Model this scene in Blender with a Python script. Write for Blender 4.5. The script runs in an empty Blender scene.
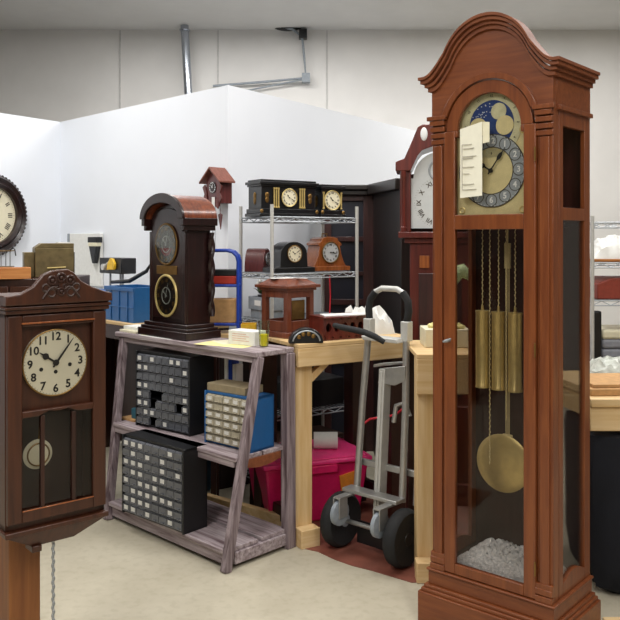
import bpy, bmesh, math, random
from mathutils import Vector, Matrix, Euler
random.seed(7)
S = bpy.context.scene
COL = S.collection
R = math.radians
PI = math.pi

def P(px, py, Y):                       # photo pixel at distance Y -> point in the room
    return Vector(((px-310)*Y/800, Y, 1.5-(py-238)*Y/800))

# ------------------------------------------------------------------ materials
def hx(h):
    h = h.lstrip('#')
    c = [int(h[i:i+2], 16)/255 for i in (0, 2, 4)]
    return tuple((v/12.92 if v <= .04045 else ((v+.055)/1.055)**2.4) for v in c)+(1,)

def base(name):
    m = bpy.data.materials.new(name); m.use_nodes = True
    return m, m.node_tree, m.node_tree.nodes['Principled BSDF']

def plain(name, col, rough=.5, metal=0, noise=.12, nscale=40, coat=0, bump=0, spec=None):
    m, t, b = base(name)
    c = hx(col)
    tc = t.nodes.new('ShaderNodeTexCoord'); n = t.nodes.new('ShaderNodeTexNoise')
    n.inputs['Scale'].default_value = nscale; n.inputs['Detail'].default_value = 3
    t.links.new(tc.outputs['Object'], n.inputs['Vector'])
    r = t.nodes.new('ShaderNodeValToRGB')
    r.color_ramp.elements[0].position = .3; r.color_ramp.elements[1].position = .7
    r.color_ramp.elements[0].color = tuple(v*(1-noise) for v in c[:3])+(1,)
    r.color_ramp.elements[1].color = tuple(min(1, v*(1+noise)) for v in c[:3])+(1,)
    t.links.new(n.outputs['Fac'], r.inputs['Fac']); t.links.new(r.outputs['Color'], b.inputs['Base Color'])
    b.inputs['Roughness'].default_value = rough; b.inputs['Metallic'].default_value = metal
    b.inputs['Coat Weight'].default_value = coat
    if spec is not None: b.inputs['Specular IOR Level'].default_value = spec
    if bump:
        bp = t.nodes.new('ShaderNodeBump'); bp.inputs['Strength'].default_value = bump; bp.inputs['Distance'].default_value = .01
        t.links.new(n.outputs['Fac'], bp.inputs['Height']); t.links.new(bp.outputs['Normal'], b.inputs['Normal'])
    return m

def wood(name, dark, light, rough=.35, sc=(30, 30, 2.2), coat=.15, p0=.3, p1=.72, detail=5):
    m, t, b = base(name)
    tc = t.nodes.new('ShaderNodeTexCoord'); mp = t.nodes.new('ShaderNodeMapping')
    mp.inputs['Scale'].default_value = sc
    n = t.nodes.new('ShaderNodeTexNoise'); n.inputs['Scale'].default_value = 1.6
    n.inputs['Detail'].default_value = detail; n.inputs['Roughness'].default_value = .6; n.inputs['Distortion'].default_value = .4
    r = t.nodes.new('ShaderNodeValToRGB')
    r.color_ramp.elements[0].position = p0; r.color_ramp.elements[1].position = p1
    r.color_ramp.elements[0].color = hx(dark); r.color_ramp.elements[1].color = hx(light)
    t.links.new(tc.outputs['Object'], mp.inputs['Vector']); t.links.new(mp.outputs['Vector'], n.inputs['Vector'])
    t.links.new(n.outputs['Fac'], r.inputs['Fac']); t.links.new(r.outputs['Color'], b.inputs['Base Color'])
    bp = t.nodes.new('ShaderNodeBump'); bp.inputs['Strength'].default_value = .08; bp.inputs['Distance'].default_value = .005
    t.links.new(n.outputs['Fac'], bp.inputs['Height']); t.links.new(bp.outputs['Normal'], b.inputs['Normal'])
    b.inputs['Roughness'].default_value = rough; b.inputs['Coat Weight'].default_value = coat
    b.inputs['Coat Roughness'].default_value = .15
    return m

def glass(name, tint='#ffffff', gl=.10, rough=.02):
    m = bpy.data.materials.new(name); m.use_nodes = True; t = m.node_tree; t.nodes.clear()
    o = t.nodes.new('ShaderNodeOutputMaterial'); mx = t.nodes.new('ShaderNodeMixShader')
    tr = t.nodes.new('ShaderNodeBsdfTransparent'); g = t.nodes.new('ShaderNodeBsdfGlossy')
    g.inputs['Roughness'].default_value = rough; tr.inputs['Color'].default_value = hx(tint)
    sc_ = gl
    f = t.nodes.new('ShaderNodeFresnel'); f.inputs['IOR'].default_value = 1.45
    a = t.nodes.new('ShaderNodeMath'); a.operation = 'MULTIPLY'; a.inputs[1].default_value = gl; a.use_clamp = True
    t.links.new(f.outputs[0], a.inputs[0]); t.links.new(a.outputs[0], mx.inputs[0])
    t.links.new(tr.outputs[0], mx.inputs[1]); t.links.new(g.outputs[0], mx.inputs[2]); t.links.new(mx.outputs[0], o.inputs[0])
    return m

M = {}
M['cherry'] = wood('cherry_wood', '#653116', '#834823', .36, coat=.1)
M['cherry2'] = wood('cherry_wood_crosswise', '#653116', '#834823', .42, sc=(2.5, 30, 30), coat=.05)
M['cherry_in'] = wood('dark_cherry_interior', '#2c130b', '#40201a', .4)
M['walnut'] = wood('old_walnut', '#33170b', '#4d2713', .42, coat=.06)
M['walnut_dk'] = wood('dark_walnut', '#27110a', '#3a1c11', .45, coat=.05)
M['ebon'] = wood('dark_rosewood', '#140808', '#291211', .3, coat=.2)
M['roofred'] = wood('red_brown_veneer', '#4b1d10', '#8a4a2e', .3, coat=.4)
M['pine'] = wood('pine_timber', '#c9a46c', '#dfc498', .6, sc=(22, 22, 1.4), coat=0)
M['pine_x'] = wood('pine_timber_rail', '#c9a46c', '#dfc498', .6, sc=(1.4, 22, 22), coat=0)
M['post'] = wood('stained_post', '#6a3a1a', '#8f5a2c', .55, sc=(18, 18, 1.3), coat=0)
M['tray'] = wood('orange_wood', '#a8642c', '#c98a4d', .45, sc=(2, 24, 24))
M['distress_x'] = wood('distressed_purple_board_lit', '#624e53', '#cbbfc2', .65, sc=(2.0, 30, 30), coat=0, p0=.3, p1=.78, detail=7)  # boards paler than the posts: light on their tops put into the colour
M['distress_z'] = wood('distressed_purple_post', '#4a383c', '#b2a3a7', .65, sc=(30, 30, 2.0), coat=0, p0=.34, p1=.8, detail=7)
M['apron'] = wood('orange_brown_apron', '#6d3a22', '#8c5232', .5, sc=(2, 24, 24))
M['mahog'] = wood('mahogany', '#4a1712', '#6d2a20', .35, coat=.3)
M['mahog_dk'] = wood('deep_mahogany', '#2b1514', '#452322', .4, coat=.2)
M['cab_dark'] = wood('dark_cabinet', '#17130f', '#2a2220', .4)
M['honey'] = wood('honey_brown_mantel', '#7a3d1c', '#a5602f', .3, coat=.4)
M['dome'] = wood('red_dome_wood', '#4a2020', '#6a3634', .35, coat=.3)
M['case'] = wood('case_wood', '#59291a', '#7d432c', .4, coat=.2)
M['card'] = plain('cardboard', '#b98f5e', .8)
M['tan'] = plain('tan_board', '#8b7d62', .7)
M['olive'] = plain('olive_brass', '#6e6040', .45, .4, .2, 30)
M['blackpl'] = plain('black_plastic', '#121316', .4)
M['blackgl'] = plain('black_lacquer', '#0e0f12', .35, coat=.25)
M['rubber'] = plain('black_rubber', '#17181a', .75, bump=.2)
M['darkcloth'] = plain('dark_cloth', '#10121b', .9, bump=.3, nscale=12)
M['drawer'] = plain('smoky_drawer', '#54565c', .25, coat=.5, noise=.25, nscale=18)
M['drawerc'] = plain('cream_drawer', '#a8a08c', .35, noise=.15)
M['label'] = plain('paper_label', '#d4d2cc', .7, noise=.05)
M['bluem'] = plain('blue_metal', '#1d5a94', .4, noise=.05)
M['bluetube'] = plain('blue_tube', '#1f3fa0', .35, noise=.05)
M['bluepl'] = plain('blue_plastic', '#2a5a9c', .4)
M['teal'] = plain('dark_teal_plastic', '#173a4c', .5)
M['teal2'] = plain('teal_plastic', '#2f5f70', .5)
M['pink'] = plain('magenta_plastic', '#dc1c64', .4, noise=.05)
M['pinklid'] = plain('magenta_lid', '#f03c84', .38, noise=.05)
M['orange'] = plain('orange_sticker', '#e08a30', .6)
M['redpl'] = plain('red_plastic', '#b03020', .45)
M['redcase'] = plain('red_brown_case', '#8a3a2c', .5)
M['alu'] = plain('aluminium', '#b6b6b4', .38, .75, .06)
M['alup'] = plain('pale_aluminium', '#c8c8c4', .45, .3, .05)
M['chrome'] = plain('chrome_wire', '#a4a9ae', .42, .7, .05)
M['steel'] = plain('steel_duct', '#b4bac4', .25, .9, .1, 8)
M['brass'] = plain('polished_brass', '#dcc684', .32, .5, .08)
M['brassm'] = plain('satin_brass', '#e8d8a2', .45, .15, .06)
M['brassd'] = plain('aged_brass', '#86683a', .35, .8, .12)
M['gold'] = plain('gold_paint', '#c8b070', .4, .5, .08)
M['silver'] = plain('silver_dial', '#a4aaae', .42, .15, .06)
M['creamdial'] = plain('cream_dial', '#cfc9b2', .36, .4, .05, 6)
M['whitedial'] = plain('white_dial', '#dfe2e2', .4, noise=.03)
M['ink'] = plain('black_ink', '#15120f', .5)
M['inkbr'] = plain('brown_ink', '#4b443a', .5)
M['numw'] = plain('pale_numerals', '#f4f4f2', .5, noise=.02)
M['moonblue'] = plain('night_blue', '#26407c', .45)
M['moon'] = plain('moon_cream', '#d9d3aa', .5)
M['white'] = plain('white_paper', '#e6e6e2', .75, noise=.04)
M['cream'] = plain('cream_paper', '#e2dcc0', .75, noise=.05)
M['yellowp'] = plain('yellow_paper', '#e6dc98', .75, noise=.05)
M['yellow'] = plain('yellow_plastic', '#e0b428', .45)
M['yellowl'] = plain('yellow_liquid', '#f4e010', .35, noise=.03)
M['palegreen'] = plain('pale_green', '#a5b889', .5)
M['green'] = plain('green_leaf', '#5c7a3e', .6)
M['grey'] = plain('grey_plastic', '#8f979f', .5)
M['greycl'] = plain('grey_cloth', '#8a8c94', .85, bump=.4, nscale=30)
M['redwire'] = plain('red_cord', '#d02436', .5)
M['dred'] = plain('dark_red_cloth', '#7d2430', .85)
M['bubble'] = plain('bubble_wrap', '#e8eef2', .3, noise=.25, nscale=90, bump=1.0, coat=.5)
M['bag'] = plain('plastic_bag', '#b9bdb4', .35, noise=.2, nscale=25, bump=.6)
M['panel'] = plain('navy_panel', '#171926', .5, noise=.2, nscale=5)
M['copper'] = plain('copper_wire', '#9c6038', .35, .7)
M['silverw'] = plain('bright_silver_dial', '#c9cccd', .42, .1, .05)
M['crown'] = wood('matt_cherry', '#653116', '#834823', .65, sc=(2.5, 30, 30), coat=0)
M['creamp'] = plain('cream_painted_dial', '#e6dec2', .5, noise=.03)
M['glassl'] = glass('low_shine_glass', '#f0f0ec', .2)
M['glass'] = glass('clear_glass', '#f7f7f6', .5)
M['glassd'] = glass('clock_glass', '#f2f0ee', .5)
M['tumbler'] = glass('tumbler_glass', '#f6f9f2', .6)
M['wall'] = plain('white_wall_paint', '#e9edf4', .85, noise=.012, nscale=3)
M['upper'] = plain('upper_wall_sheeting', '#e2e0dd', .8, noise=.04, nscale=2.5)
M['ceil'] = plain('grey_ceiling', '#d6d6d6', .9, noise=.03, nscale=3)

def floor_mat():
    m, t, b = base('concrete_floor')
    tc = t.nodes.new('ShaderNodeTexCoord')
    n = t.nodes.new('ShaderNodeTexNoise'); n.inputs['Scale'].default_value = 3; n.inputs['Detail'].default_value = 8; n.inputs['Roughness'].default_value = .65
    v = t.nodes.new('ShaderNodeTexNoise'); v.inputs['Scale'].default_value = 26; v.inputs['Detail'].default_value = 6
    for q in (n, v): t.links.new(tc.outputs['Object'], q.inputs['Vector'])
    r = t.nodes.new('ShaderNodeValToRGB')
    r.color_ramp.elements[0].position = .3; r.color_ramp.elements[1].position = .68
    r.color_ramp.elements[0].color = hx('#aaa28e'); r.color_ramp.elements[1].color = hx('#bab3a0')
    r2 = t.nodes.new('ShaderNodeValToRGB')
    r2.color_ramp.elements[0].position = .36; r2.color_ramp.elements[1].position = .5
    r2.color_ramp.elements[0].color = (.88, .87, .85, 1); r2.color_ramp.elements[1].color = (1, 1, 1, 1)
    mx = t.nodes.new('ShaderNodeMix'); mx.data_type = 'RGBA'; mx.blend_type = 'MULTIPLY'; mx.inputs[0].default_value = .6
    t.links.new(n.outputs['Fac'], r.inputs['Fac']); t.links.new(v.outputs['Fac'], r2.inputs['Fac'])
    t.links.new(r.outputs['Color'], mx.inputs[6]); t.links.new(r2.outputs['Color'], mx.inputs[7])
    t.links.new(mx.outputs[2], b.inputs['Base Color']); b.inputs['Roughness'].default_value = .6
    return m
M['floor'] = floor_mat()
M['redfloor'] = plain('rust_red_floor', '#7a4638', .6, noise=.25, nscale=9)

# ------------------------------------------------------------------ mesh builder
class MB:
    def __init__(s): s.bm = bmesh.new()
    def face(s, vs, smooth=False):
        try:
            f = s.bm.faces.new(vs); f.smooth = smooth; return f
        except ValueError: return None
    def hexa(s, c):
        v = [s.bm.verts.new(p) for p in c]
        for q in ((0,3,2,1),(4,5,6,7),(0,1,5,4),(1,2,6,5),(2,3,7,6),(3,0,4,7)): s.face([v[i] for i in q])
        return s
    def box(s, x0, x1, y0, y1, z0, z1, m=None):
        c = [Vector(p) for p in ((x0,y0,z0),(x1,y0,z0),(x1,y1,z0),(x0,y1,z0),(x0,y0,z1),(x1,y0,z1),(x1,y1,z1),(x0,y1,z1))]
        if m is not None: c = [m @ p for p in c]
        return s.hexa(c)
    def taper(s, x0, x1, y0, y1, z0, X0, X1, Y0, Y1, z1):
        return s.hexa([Vector(p) for p in ((x0,y0,z0),(x1,y0,z0),(x1,y1,z0),(x0,y1,z0),(X0,Y0,z1),(X1,Y0,z1),(X1,Y1,z1),(X0,Y1,z1))])
    def beam(s, a, b, w, h, up=(0,0,1)):
        a, b = Vector(a), Vector(b); d = (b-a).normalized(); up = Vector(up)
        sd = d.cross(up).normalized(); u2 = sd.cross(d)
        o = [(-1,-1),(1,-1),(1,1),(-1,1)]
        return s.hexa([p+sd*(i*w/2)+u2*(j*h/2) for p in (a, b) for i, j in o])
    def ring(s, pts): return [s.bm.verts.new(p) for p in pts]
    def skin(s, rings, closed=False, caps=True, smooth=True):
        n = len(rings)
        for i in range(n if closed else n-1):
            a, b = rings[i], rings[(i+1) % n]; k = len(a)
            for j in range(k): s.face([a[j], a[(j+1) % k], b[(j+1) % k], b[j]], smooth)
        if caps and not closed:
            s.face(rings[0][::-1]); s.face(rings[-1])
    def tube(s, pts, r, n=10, closed=False):
        pts = [Vector(p) for p in pts]; L = len(pts); rings = []; ref = None
        for i, p in enumerate(pts):
            a = pts[i-1] if (i > 0 or closed) else p; b = pts[(i+1) % L] if (i < L-1 or closed) else p
            d = (b-a).normalized()
            if ref is None: ref = Vector((0,0,1)) if abs(d.z) < .9 else Vector((1,0,0))
            x = d.cross(ref).normalized(); y = x.cross(d).normalized(); ref = y
            rr = r[i] if isinstance(r, (list, tuple)) else r
            rings.append(s.ring([p+x*(math.cos(2*PI*k/n)*rr)+y*(math.sin(2*PI*k/n)*rr) for k in range(n)]))
        s.skin(rings, closed); return s
    def cyl(s, a, b, r, n=20): return s.tube([a, b], r, n)
    def lathe(s, prof, o=(0,0,0), axis='Z', n=32):
        o = Vector(o); rings = []
        for r, z in prof:
            ps = []
            for k in range(n):
                c, q = math.cos(2*PI*k/n)*max(r, 1e-5), math.sin(2*PI*k/n)*max(r, 1e-5)
                ps.append(o+(Vector((c, q, z)) if axis == 'Z' else Vector((c, z, q)) if axis == 'Y' else Vector((z, c, q))))
            rings.append(s.ring(ps))
        s.skin(rings); return s
    def torus(s, c, Rr, r, axis='Y', n=40, k=8, sq=1):
        c = Vector(c); pts = []
        for i in range(n):
            a = 2*PI*i/n
            u, v = math.cos(a)*Rr, math.sin(a)*Rr*sq
            pts.append(c+(Vector((u, 0, v)) if axis == 'Y' else Vector((u, v, 0)) if axis == 'Z' else Vector((0, u, v))))
        return s.tube(pts, r, k, True)
    def ball(s, c, r, sc=(1,1,1), n=12):
        prof = [(math.sin(PI*i/n), -math.cos(PI*i/n)) for i in range(n+1)]
        c = Vector(c); rings = []
        for q, z in prof:
            rings.append(s.ring([c+Vector((max(q,1e-4)*math.cos(2*PI*k/n)*r*sc[0], max(q,1e-4)*math.sin(2*PI*k/n)*r*sc[1], z*r*sc[2])) for k in range(n)]))
        s.skin(rings); return s
    def prism(s, poly, y0, y1, m=None):       # polygon in x,z swept from y0 to y1
        a = [Vector((x, y0, z)) for x, z in poly]; b = [Vector((x, y1, z)) for x, z in poly]
        if m is not None: a = [m @ p for p in a]; b = [m @ p for p in b]
        A, B = s.ring(a), s.ring(b); n = len(A)
        for j in range(n): s.face([A[j], A[(j+1) % n], B[(j+1) % n], B[j]])
        s.face(A[::-1]); s.face(B); return s
    def slab(s, poly, z0, z1):                # polygon in x,y
        A, B = s.ring([(x, y, z0) for x, y in poly]), s.ring([(x, y, z1) for x, y in poly]); n = len(A)
        for j in range(n): s.face([A[j], A[(j+1) % n], B[(j+1) % n], B[j]])
        s.face(A[::-1]); s.face(B); return s
    def band(s, A, B, y0, y1):                # solid between two open x,z polylines of equal length
        rings = []
        for (ax, az), (bx, bz) in zip(A, B):
            rings.append(s.ring([(ax, y0, az), (bx, y0, bz), (bx, y1, bz), (ax, y1, az)]))
        s.skin(rings, smooth=False); return s
    def text(s, body, x, z, y, size, rot=0, m=None):
        cu = bpy.data.curves.new('t', 'FONT'); cu.body = body; cu.size = size
        cu.align_x = 'CENTER'; cu.align_y = 'CENTER'; cu.extrude = .0006; cu.resolution_u = 3; cu.offset = size*.022
        ob = bpy.data.objects.new('t', cu); me = bpy.data.meshes.new_from_object(ob)
        c, q = math.cos(rot), math.sin(rot); vs = []
        for v in me.vertices:
            tx, ty, tz = v.co
            p = Vector((x+tx*c-ty*q, y-tz, z+tx*q+ty*c))
            vs.append(s.bm.verts.new(m @ p if m is not None else p))
        for f in me.polygons: s.face([vs[i] for i in f.vertices])
        bpy.data.objects.remove(ob); bpy.data.meshes.remove(me); bpy.data.curves.remove(cu); return s
    def mesh(s, name, mat):
        bmesh.ops.recalc_face_normals(s.bm, faces=s.bm.faces)
        me = bpy.data.meshes.new(name); s.bm.to_mesh(me); s.bm.free()
        me.materials.append(M[mat] if isinstance(mat, str) else mat)
        me.set_sharp_from_angle(angle=R(38)); return me
    def build(s, name, mat, parent=None, bev=.0015, label=None):
        o = bpy.data.objects.new(name, s.mesh(name, mat)); COL.objects.link(o)
        if parent is not None: o.parent = parent
        if bev:
            b = o.modifiers.new('Bevel', 'BEVEL'); b.width = bev; b.segments = 2; b.limit_method = 'ANGLE'; b.angle_limit = R(40)
        if label: o['label'] = label
        return o

def tag(o, label, cat, group=None):
    o['label'] = label; o['category'] = cat
    if group: o['group'] = group
    return o
def thing(name, label, cat, loc, rz=0, group=None):
    o = bpy.data.objects.new(name, None); COL.objects.link(o); o.empty_display_size = .05
    o.location = loc; o.rotation_euler = (0, 0, R(rz)); return tag(o, label, cat, group)
def put(o, loc, rz=0): o.location = loc; o.rotation_euler = (0, 0, R(rz)); return o
def struct(o): o['kind'] = 'structure'; return o
def copy_tree(o, parent=None):
    c = o.copy(); COL.objects.link(c)
    if parent is not None: c.parent = parent
    for ch in [x for x in bpy.data.objects if x.parent == o]: copy_tree(ch, c)
    return c
def arc(cx, cz, r, a0, a1, n, rz=None):
    rz = rz or r
    return [(cx+r*math.cos(R(a0+(a1-a0)*i/n)), cz+rz*math.sin(R(a0+(a1-a0)*i/n))) for i in range(n+1)]

ROM = ['XII','I','II','III','IIII','V','VI','VII','VIII','IX','X','XI']
ARA = ['12','1','2','3','4','5','6','7','8','9','10','11']
def disc(mb, cx, cz, r, y0, y1, n=48, r0=0):
    if r0:
        A = arc(cx, cz, r, 0, 360, n)[:-1]; B = arc(cx, cz, r0, 0, 360, n)[:-1]
        rings = [mb.ring([(a[0], y0, a[1]), (b[0], y0, b[1]), (b[0], y1, b[1]), (a[0], y1, a[1])]) for a, b in zip(A, B)]
        mb.skin(rings, True, smooth=False)
    else: mb.prism(arc(cx, cz, r, 0, 360, n)[:-1], y0, y1)
    return mb
def numerals(cx, cz, y, r, size, kind, radial, ticks=None, tr=None):
    mb = MB()
    for i in range(12):
        a = 2*PI*i/12; x, z = cx+r*math.sin(a), cz+r*math.cos(a)
        mb.text((ARA if kind == 'a' else ROM)[i], x, z, y, size, -a if radial else 0)
    if ticks:
        for i in range(60):
            a = 2*PI*i/60; d = Vector((math.sin(a), 0, math.cos(a))); o = Vector((cx, y, cz))
            mb.beam(o+d*ticks[0], o+d*ticks[1], ticks[2]*(2 if i % 5 == 0 else 1), .0008, (0, 1, 0))
    return mb
def hand(cx, cz, y, deg, L, w, fancy=False):
    a = R(deg); d = (math.sin(a), math.cos(a)); p = (math.cos(a), -math.sin(a))
    def q(l, s): return (cx+d[0]*l+p[0]*s, cz+d[1]*l+p[1]*s)
    prof = [(-.16, .5), (0, .9), (.14, .5), (.45, .5), (.58, 1.7), (.70, 1.5), (.80, .5), (1, .12)] if fancy else [(-.18, .6), (0, .9), (.6, .7), (1, .2)]
    mb = MB(); mb.prism([q(l*L, s*w) for l, s in prof]+[q(l*L, -s*w) for l, s in prof[::-1]], y, y+.001)
    disc(mb, cx, cz, w*1.6, y-.001, y+.0012, 16); return mb
def dial(par, cx, cz, y, r, face='whitedial', kind='r', radial=True, hm=(300, 36), bez='brass', bw=.12, ink='ink', fancy=True, size=None, glassy=True):
    disc(MB(), cx, cz, r, y, y+.003).build('dial', face, par, 0)
    size = size or r*.26
    numerals(cx, cz, y-.0004, r*.76, size, kind, radial, (r*.93, r*.97, r*.012)).build('numerals', ink, par, 0)
    hand(cx, cz, y-.003, hm[0], r*.5, r*.045, fancy).build('hour_hand', ink, par, 0)
    hand(cx, cz, y-.0055, hm[1], r*.78, r*.03, fancy).build('minute_hand', ink, par, 0)
    if bez: MB().torus((cx, y-.002, cz), r*(1+bw/2), r*bw*.62, 'Y').build('bezel', bez, par, 0)

# ------------------------------------------------------------------ the setting
mb = MB(); mb.box(-5, 5, -2.5, 9.2, -.05, 0); struct(mb.build('floor', 'floor', None, 0))
mb = MB(); mb.box(-5, 5, -2.5, 9.2, 3.84, 3.9); struct(mb.build('ceiling', 'ceil', None, 0))
mb = MB(); mb.box(-5, 5, 9.0, 9.2, 0, 3.84); struct(mb.build('wall_back', 'upper', None, 0))
M['outer'] = plain('grey_outer_wall', '#605e5b', .85, noise=.05, nscale=1.5)
MB_ = MB().box(-5.1, -5, -2.5, 9.2, 0, 3.84); struct(MB_.build('wall_far_left', 'outer', None, 0))
MB_ = MB().box(5, 5.1, -2.5, 9.2, 0, 3.84); struct(MB_.build('wall_far_right', 'outer', None, 0))
MB_ = MB().box(-5.1, 5.1, -2.6, -2.5, 0, 3.84); struct(MB_.build('wall_front', 'outer', None, 0))
Opt, Ipt = Vector((-.533, 5.2)), Vector((-2.14, 6.86)); HT = 2.495
rd = Vector((.563, .826)); ld = Vector((-.54, -.842))
Q = Opt+rd*4.35; nl = Vector((.72, .69))*.1; K = Ipt+ld*3.4
mb = MB(); mb.slab([Opt, Q, Q+Vector((-.083, .056)), Opt+Vector((-.012, .139))], 0, HT); struct(mb.build('wall_partition_right', 'wall', None, 0))
mb = MB(); mb.slab([Opt, Opt+Vector((-.012, .139)), Ipt+Vector((.072, .069)), Ipt], 0, HT); struct(mb.build('wall_partition_left', 'wall', None, 0))
mb = MB(); mb.slab([Ipt, Ipt+Vector((.072, .069)), Ipt+Vector((-.12, .08)), K+Vector((-.12, .08)), K], 0, HT); struct(mb.build('wall_left', 'wall', None, 0))
mb = MB()
for px in (120, 218, 327): 
    x = (px-310)*8.99/800; mb.box(x-.004, x+.004, 8.99, 8.999, 2.2, 3.835)
struct(mb.build('trim_1', plain('seam_grey', '#bdbcba', .8), None, 0))
# rust red painted patch of floor
E = [(300,548),(318,552),(335,560),(352,566),(372,571),(392,577),(412,583)]
fr = [(P(px, py, 1200/(py-238)).x, 1200/(py-238)) for px, py in E]
mb = MB(); mb.slab(fr+[(1.05, 3.6), (1.05, 4.9), (-.2, 4.9), (-.2, 4.1)], .0, .002)
struct(mb.build('floor_patch', 'redfloor', None, 0))

# ------------------------------------------------------------------ camera, light
cd = bpy.data.cameras.new('camera'); cam = bpy.data.objects.new('camera', cd); COL.objects.link(cam)
cam.location = (0, 0, 1.5); cam.rotation_euler = (R(90), 0, 0)
cd.sensor_width = 36; cd.lens = 800/620*36; cd.shift_y = -72/620; cd.clip_start = .05
S.camera = cam
def lamp(loc, sx, sy, e, rot=(0, 0, 0), col=(1, .98, .95)):
    l = bpy.data.lights.new('ceiling_or_fill_lamp', 'AREA'); l.shape = 'RECTANGLE'; l.size = sx; l.size_y = sy; l.energy = e; l.color = col
    o = bpy.data.objects.new('ceiling_or_fill_lamp', l); COL.objects.link(o); o.location = loc; o.rotation_euler = rot; return o
lamp((-1.3, 1.2, 3.78), .3, 2.4, 75)
lamp((1.5, .6, 3.78), .3, 2.4, 75)
lamp((-2.2, 4.6, 3.78), .3, 2.4, 70)
lamp((.3, 4.0, 3.78), .3, 1.2, 45)
lamp((2.4, 4.4, 3.78), .3, 2.4, 70)
lamp((-.6, 7.4, 3.78), 2.4, .3, 60)
lamp((2.6, 7.2, 3.78), 2.4, .3, 65)
lamp((-1.6, -1.6, 3.78), 1.8, .3, 70)  # added fill lamp behind the camera, brightens the clock fronts
lamp((1.2, -1.6, 3.78), 1.8, .3, 60)  # second added fill from the front, for the recessed dial
w = bpy.data.worlds.new('world'); S.world = w; w.use_nodes = True
w.node_tree.nodes['Background'].inputs[0].default_value = (.93, .96, 1, 1); w.node_tree.nodes['Background'].inputs[1].default_value = .5
S.view_settings.view_transform = 'Standard'; S.view_settings.look = 'None'; S.view_settings.gamma = 1; S.view_settings.use_curve_mapping = False
S.view_settings.exposure = 0

# ------------------------------------------------------------------ conduit and duct high on the back wall
t = thing('air_duct', 'shiny silver pipe rising behind the white partition to the ceiling', 'pipe', P(190, 100, 8.7))
b0 = P(190, 100, 8.7); t.location = (b0.x, 8.7, HT+.25)
MB().tube([(0, 0, -2.745), (0, 0, 0), (-.075, .1, 1.09)], .045, 20).build('pipe', 'steel', t, 0)
MB().torus((-.072, .096, 1.04), .048, .012, 'Z').build('collar', 'steel', t, 0)
t = thing('conduit', 'thin bent metal conduit on the upper wall beside the partition corner', 'conduit', P(303, 35, 8.9))
o0 = Vector(t.location)
pts = [P(280, 27, 8.9), P(292, 29, 8.9), P(302, 36, 8.9), P(304, 55, 8.9), P(306, 78, 8.9), P(262, 82, 8.93), P(213, 86, 8.95)]
MB().tube([p-o0 for p in pts], .014, 10).build('pipe', 'grey', t, 0)
MB().tube([p-o0 for p in (P(306, 79, 8.9), P(265, 87, 8.94), P(240, 92, 8.95))], .010, 8).build('pipe', 'grey', t, 0)
for p in (P(303, 34, 8.9), P(306, 78, 8.9)):
    q = p-o0; MB().box(q.x-.045, q.x+.045, -.04, .06, q.z-.05, q.z+.05).build('junction_box', 'blackpl' if q.z > -.1 else 'grey', t)
q = P(288, 26, 8.9)-o0; MB().ball((q.x, .03, q.z), .11, (1.5, .5, .45)).build('flange', 'blackpl', t, 0)

# ------------------------------------------------------------------ the tall cherry longcase clock
C0 = Vector((.857, 2.82, 0)); uu = Vector((.755, -.656, 0))
gc = thing('grandfather_clock', 'tall reddish cherry longcase clock with arched pediment, in the right foreground', 'grandfather clock', C0-uu*.25, -41)
W, D = .25, .332
mb = MB(); mb.box(-.287, .287, -.045, D+.015, 0, .118); mb.box(-.278, .278, -.036, D+.01, .118, .132); mb.box(-.27, .27, -.028, D+.005, .132, .145)
mb.build('plinth', 'cherry2', gc, .003)
mb = MB(); mb.box(-.258, .258, -.014, D, .145, .198); mb.box(-.264, .264, -.02, D+.003, .198, .207)
mb.build('base_block', 'cherry2', gc, .003)
for sx in (-1, 1):
    mb = MB(); a, b = sorted((sx*.1887, sx*.249))
    mb.box(a, b, .004, .05, .207, 1.97)
    mb.box(a+.012, b-.012, -.004, .01, .27, 1.86)
    for dz, ex in ((.207, .006), (.232, .003), (.25, 0)): mb.box(a-.002+0*ex, b+.002, -.008-ex, .01, dz, dz+.022)
    for k in range(4): mb.box(a-.002, b+.002, -.004-.004*k, .01, 1.865+.024*k, 1.884+.024*k)
    mb.build('pilaster', 'cherry', gc, .002)
    s0, s1 = sorted((sx*.232, sx*.25))
    mb = MB()
    mb.box(s0, s1, .0505, .085, .207, 1.97); mb.box(s0, s1, D-.05, D, .207, 1.97)
    mb.box(s0, s1, .085, D-.05, 1.565, 1.61); mb.box(s0, s1, .085, D-.05, 1.905, 1.97)
    cxm = (.085+D-.05)/2; m90 = Matrix.Rotation(R(90), 4, 'Z')
    n = 12; top = [(.085+(D-.135)*i/n, .25+.03*math.sin(PI*i/n)) for i in range(n+1)]
    mb.band([(y, z) for y, z in top], [(y, .207) for y, z in top], -s1, -s0)
    # the arch piece was swept along the wrong axis: turn those vertices to run along y
    mb.bm.verts.ensure_lookup_table(); vs = mb.bm.verts[-4*(n+1):]
    for v in vs: v.co = Vector((-v.co.y, v.co.x, v.co.z))
    mb.build('side_frame', 'cherry', gc, .0015)
    g0, g1 = sorted((sx*.238, sx*.241))
    MB().box(g0, g1, .083, D-.048, .215, 1.57).build('side_glass', 'glassd', gc, 0)
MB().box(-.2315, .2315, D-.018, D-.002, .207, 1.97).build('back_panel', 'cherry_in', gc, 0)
MB().box(-.2315, .2315, .052, D-.019, .2075, .222).build('floor_board', 'cherry_in', gc, 0)
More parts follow.
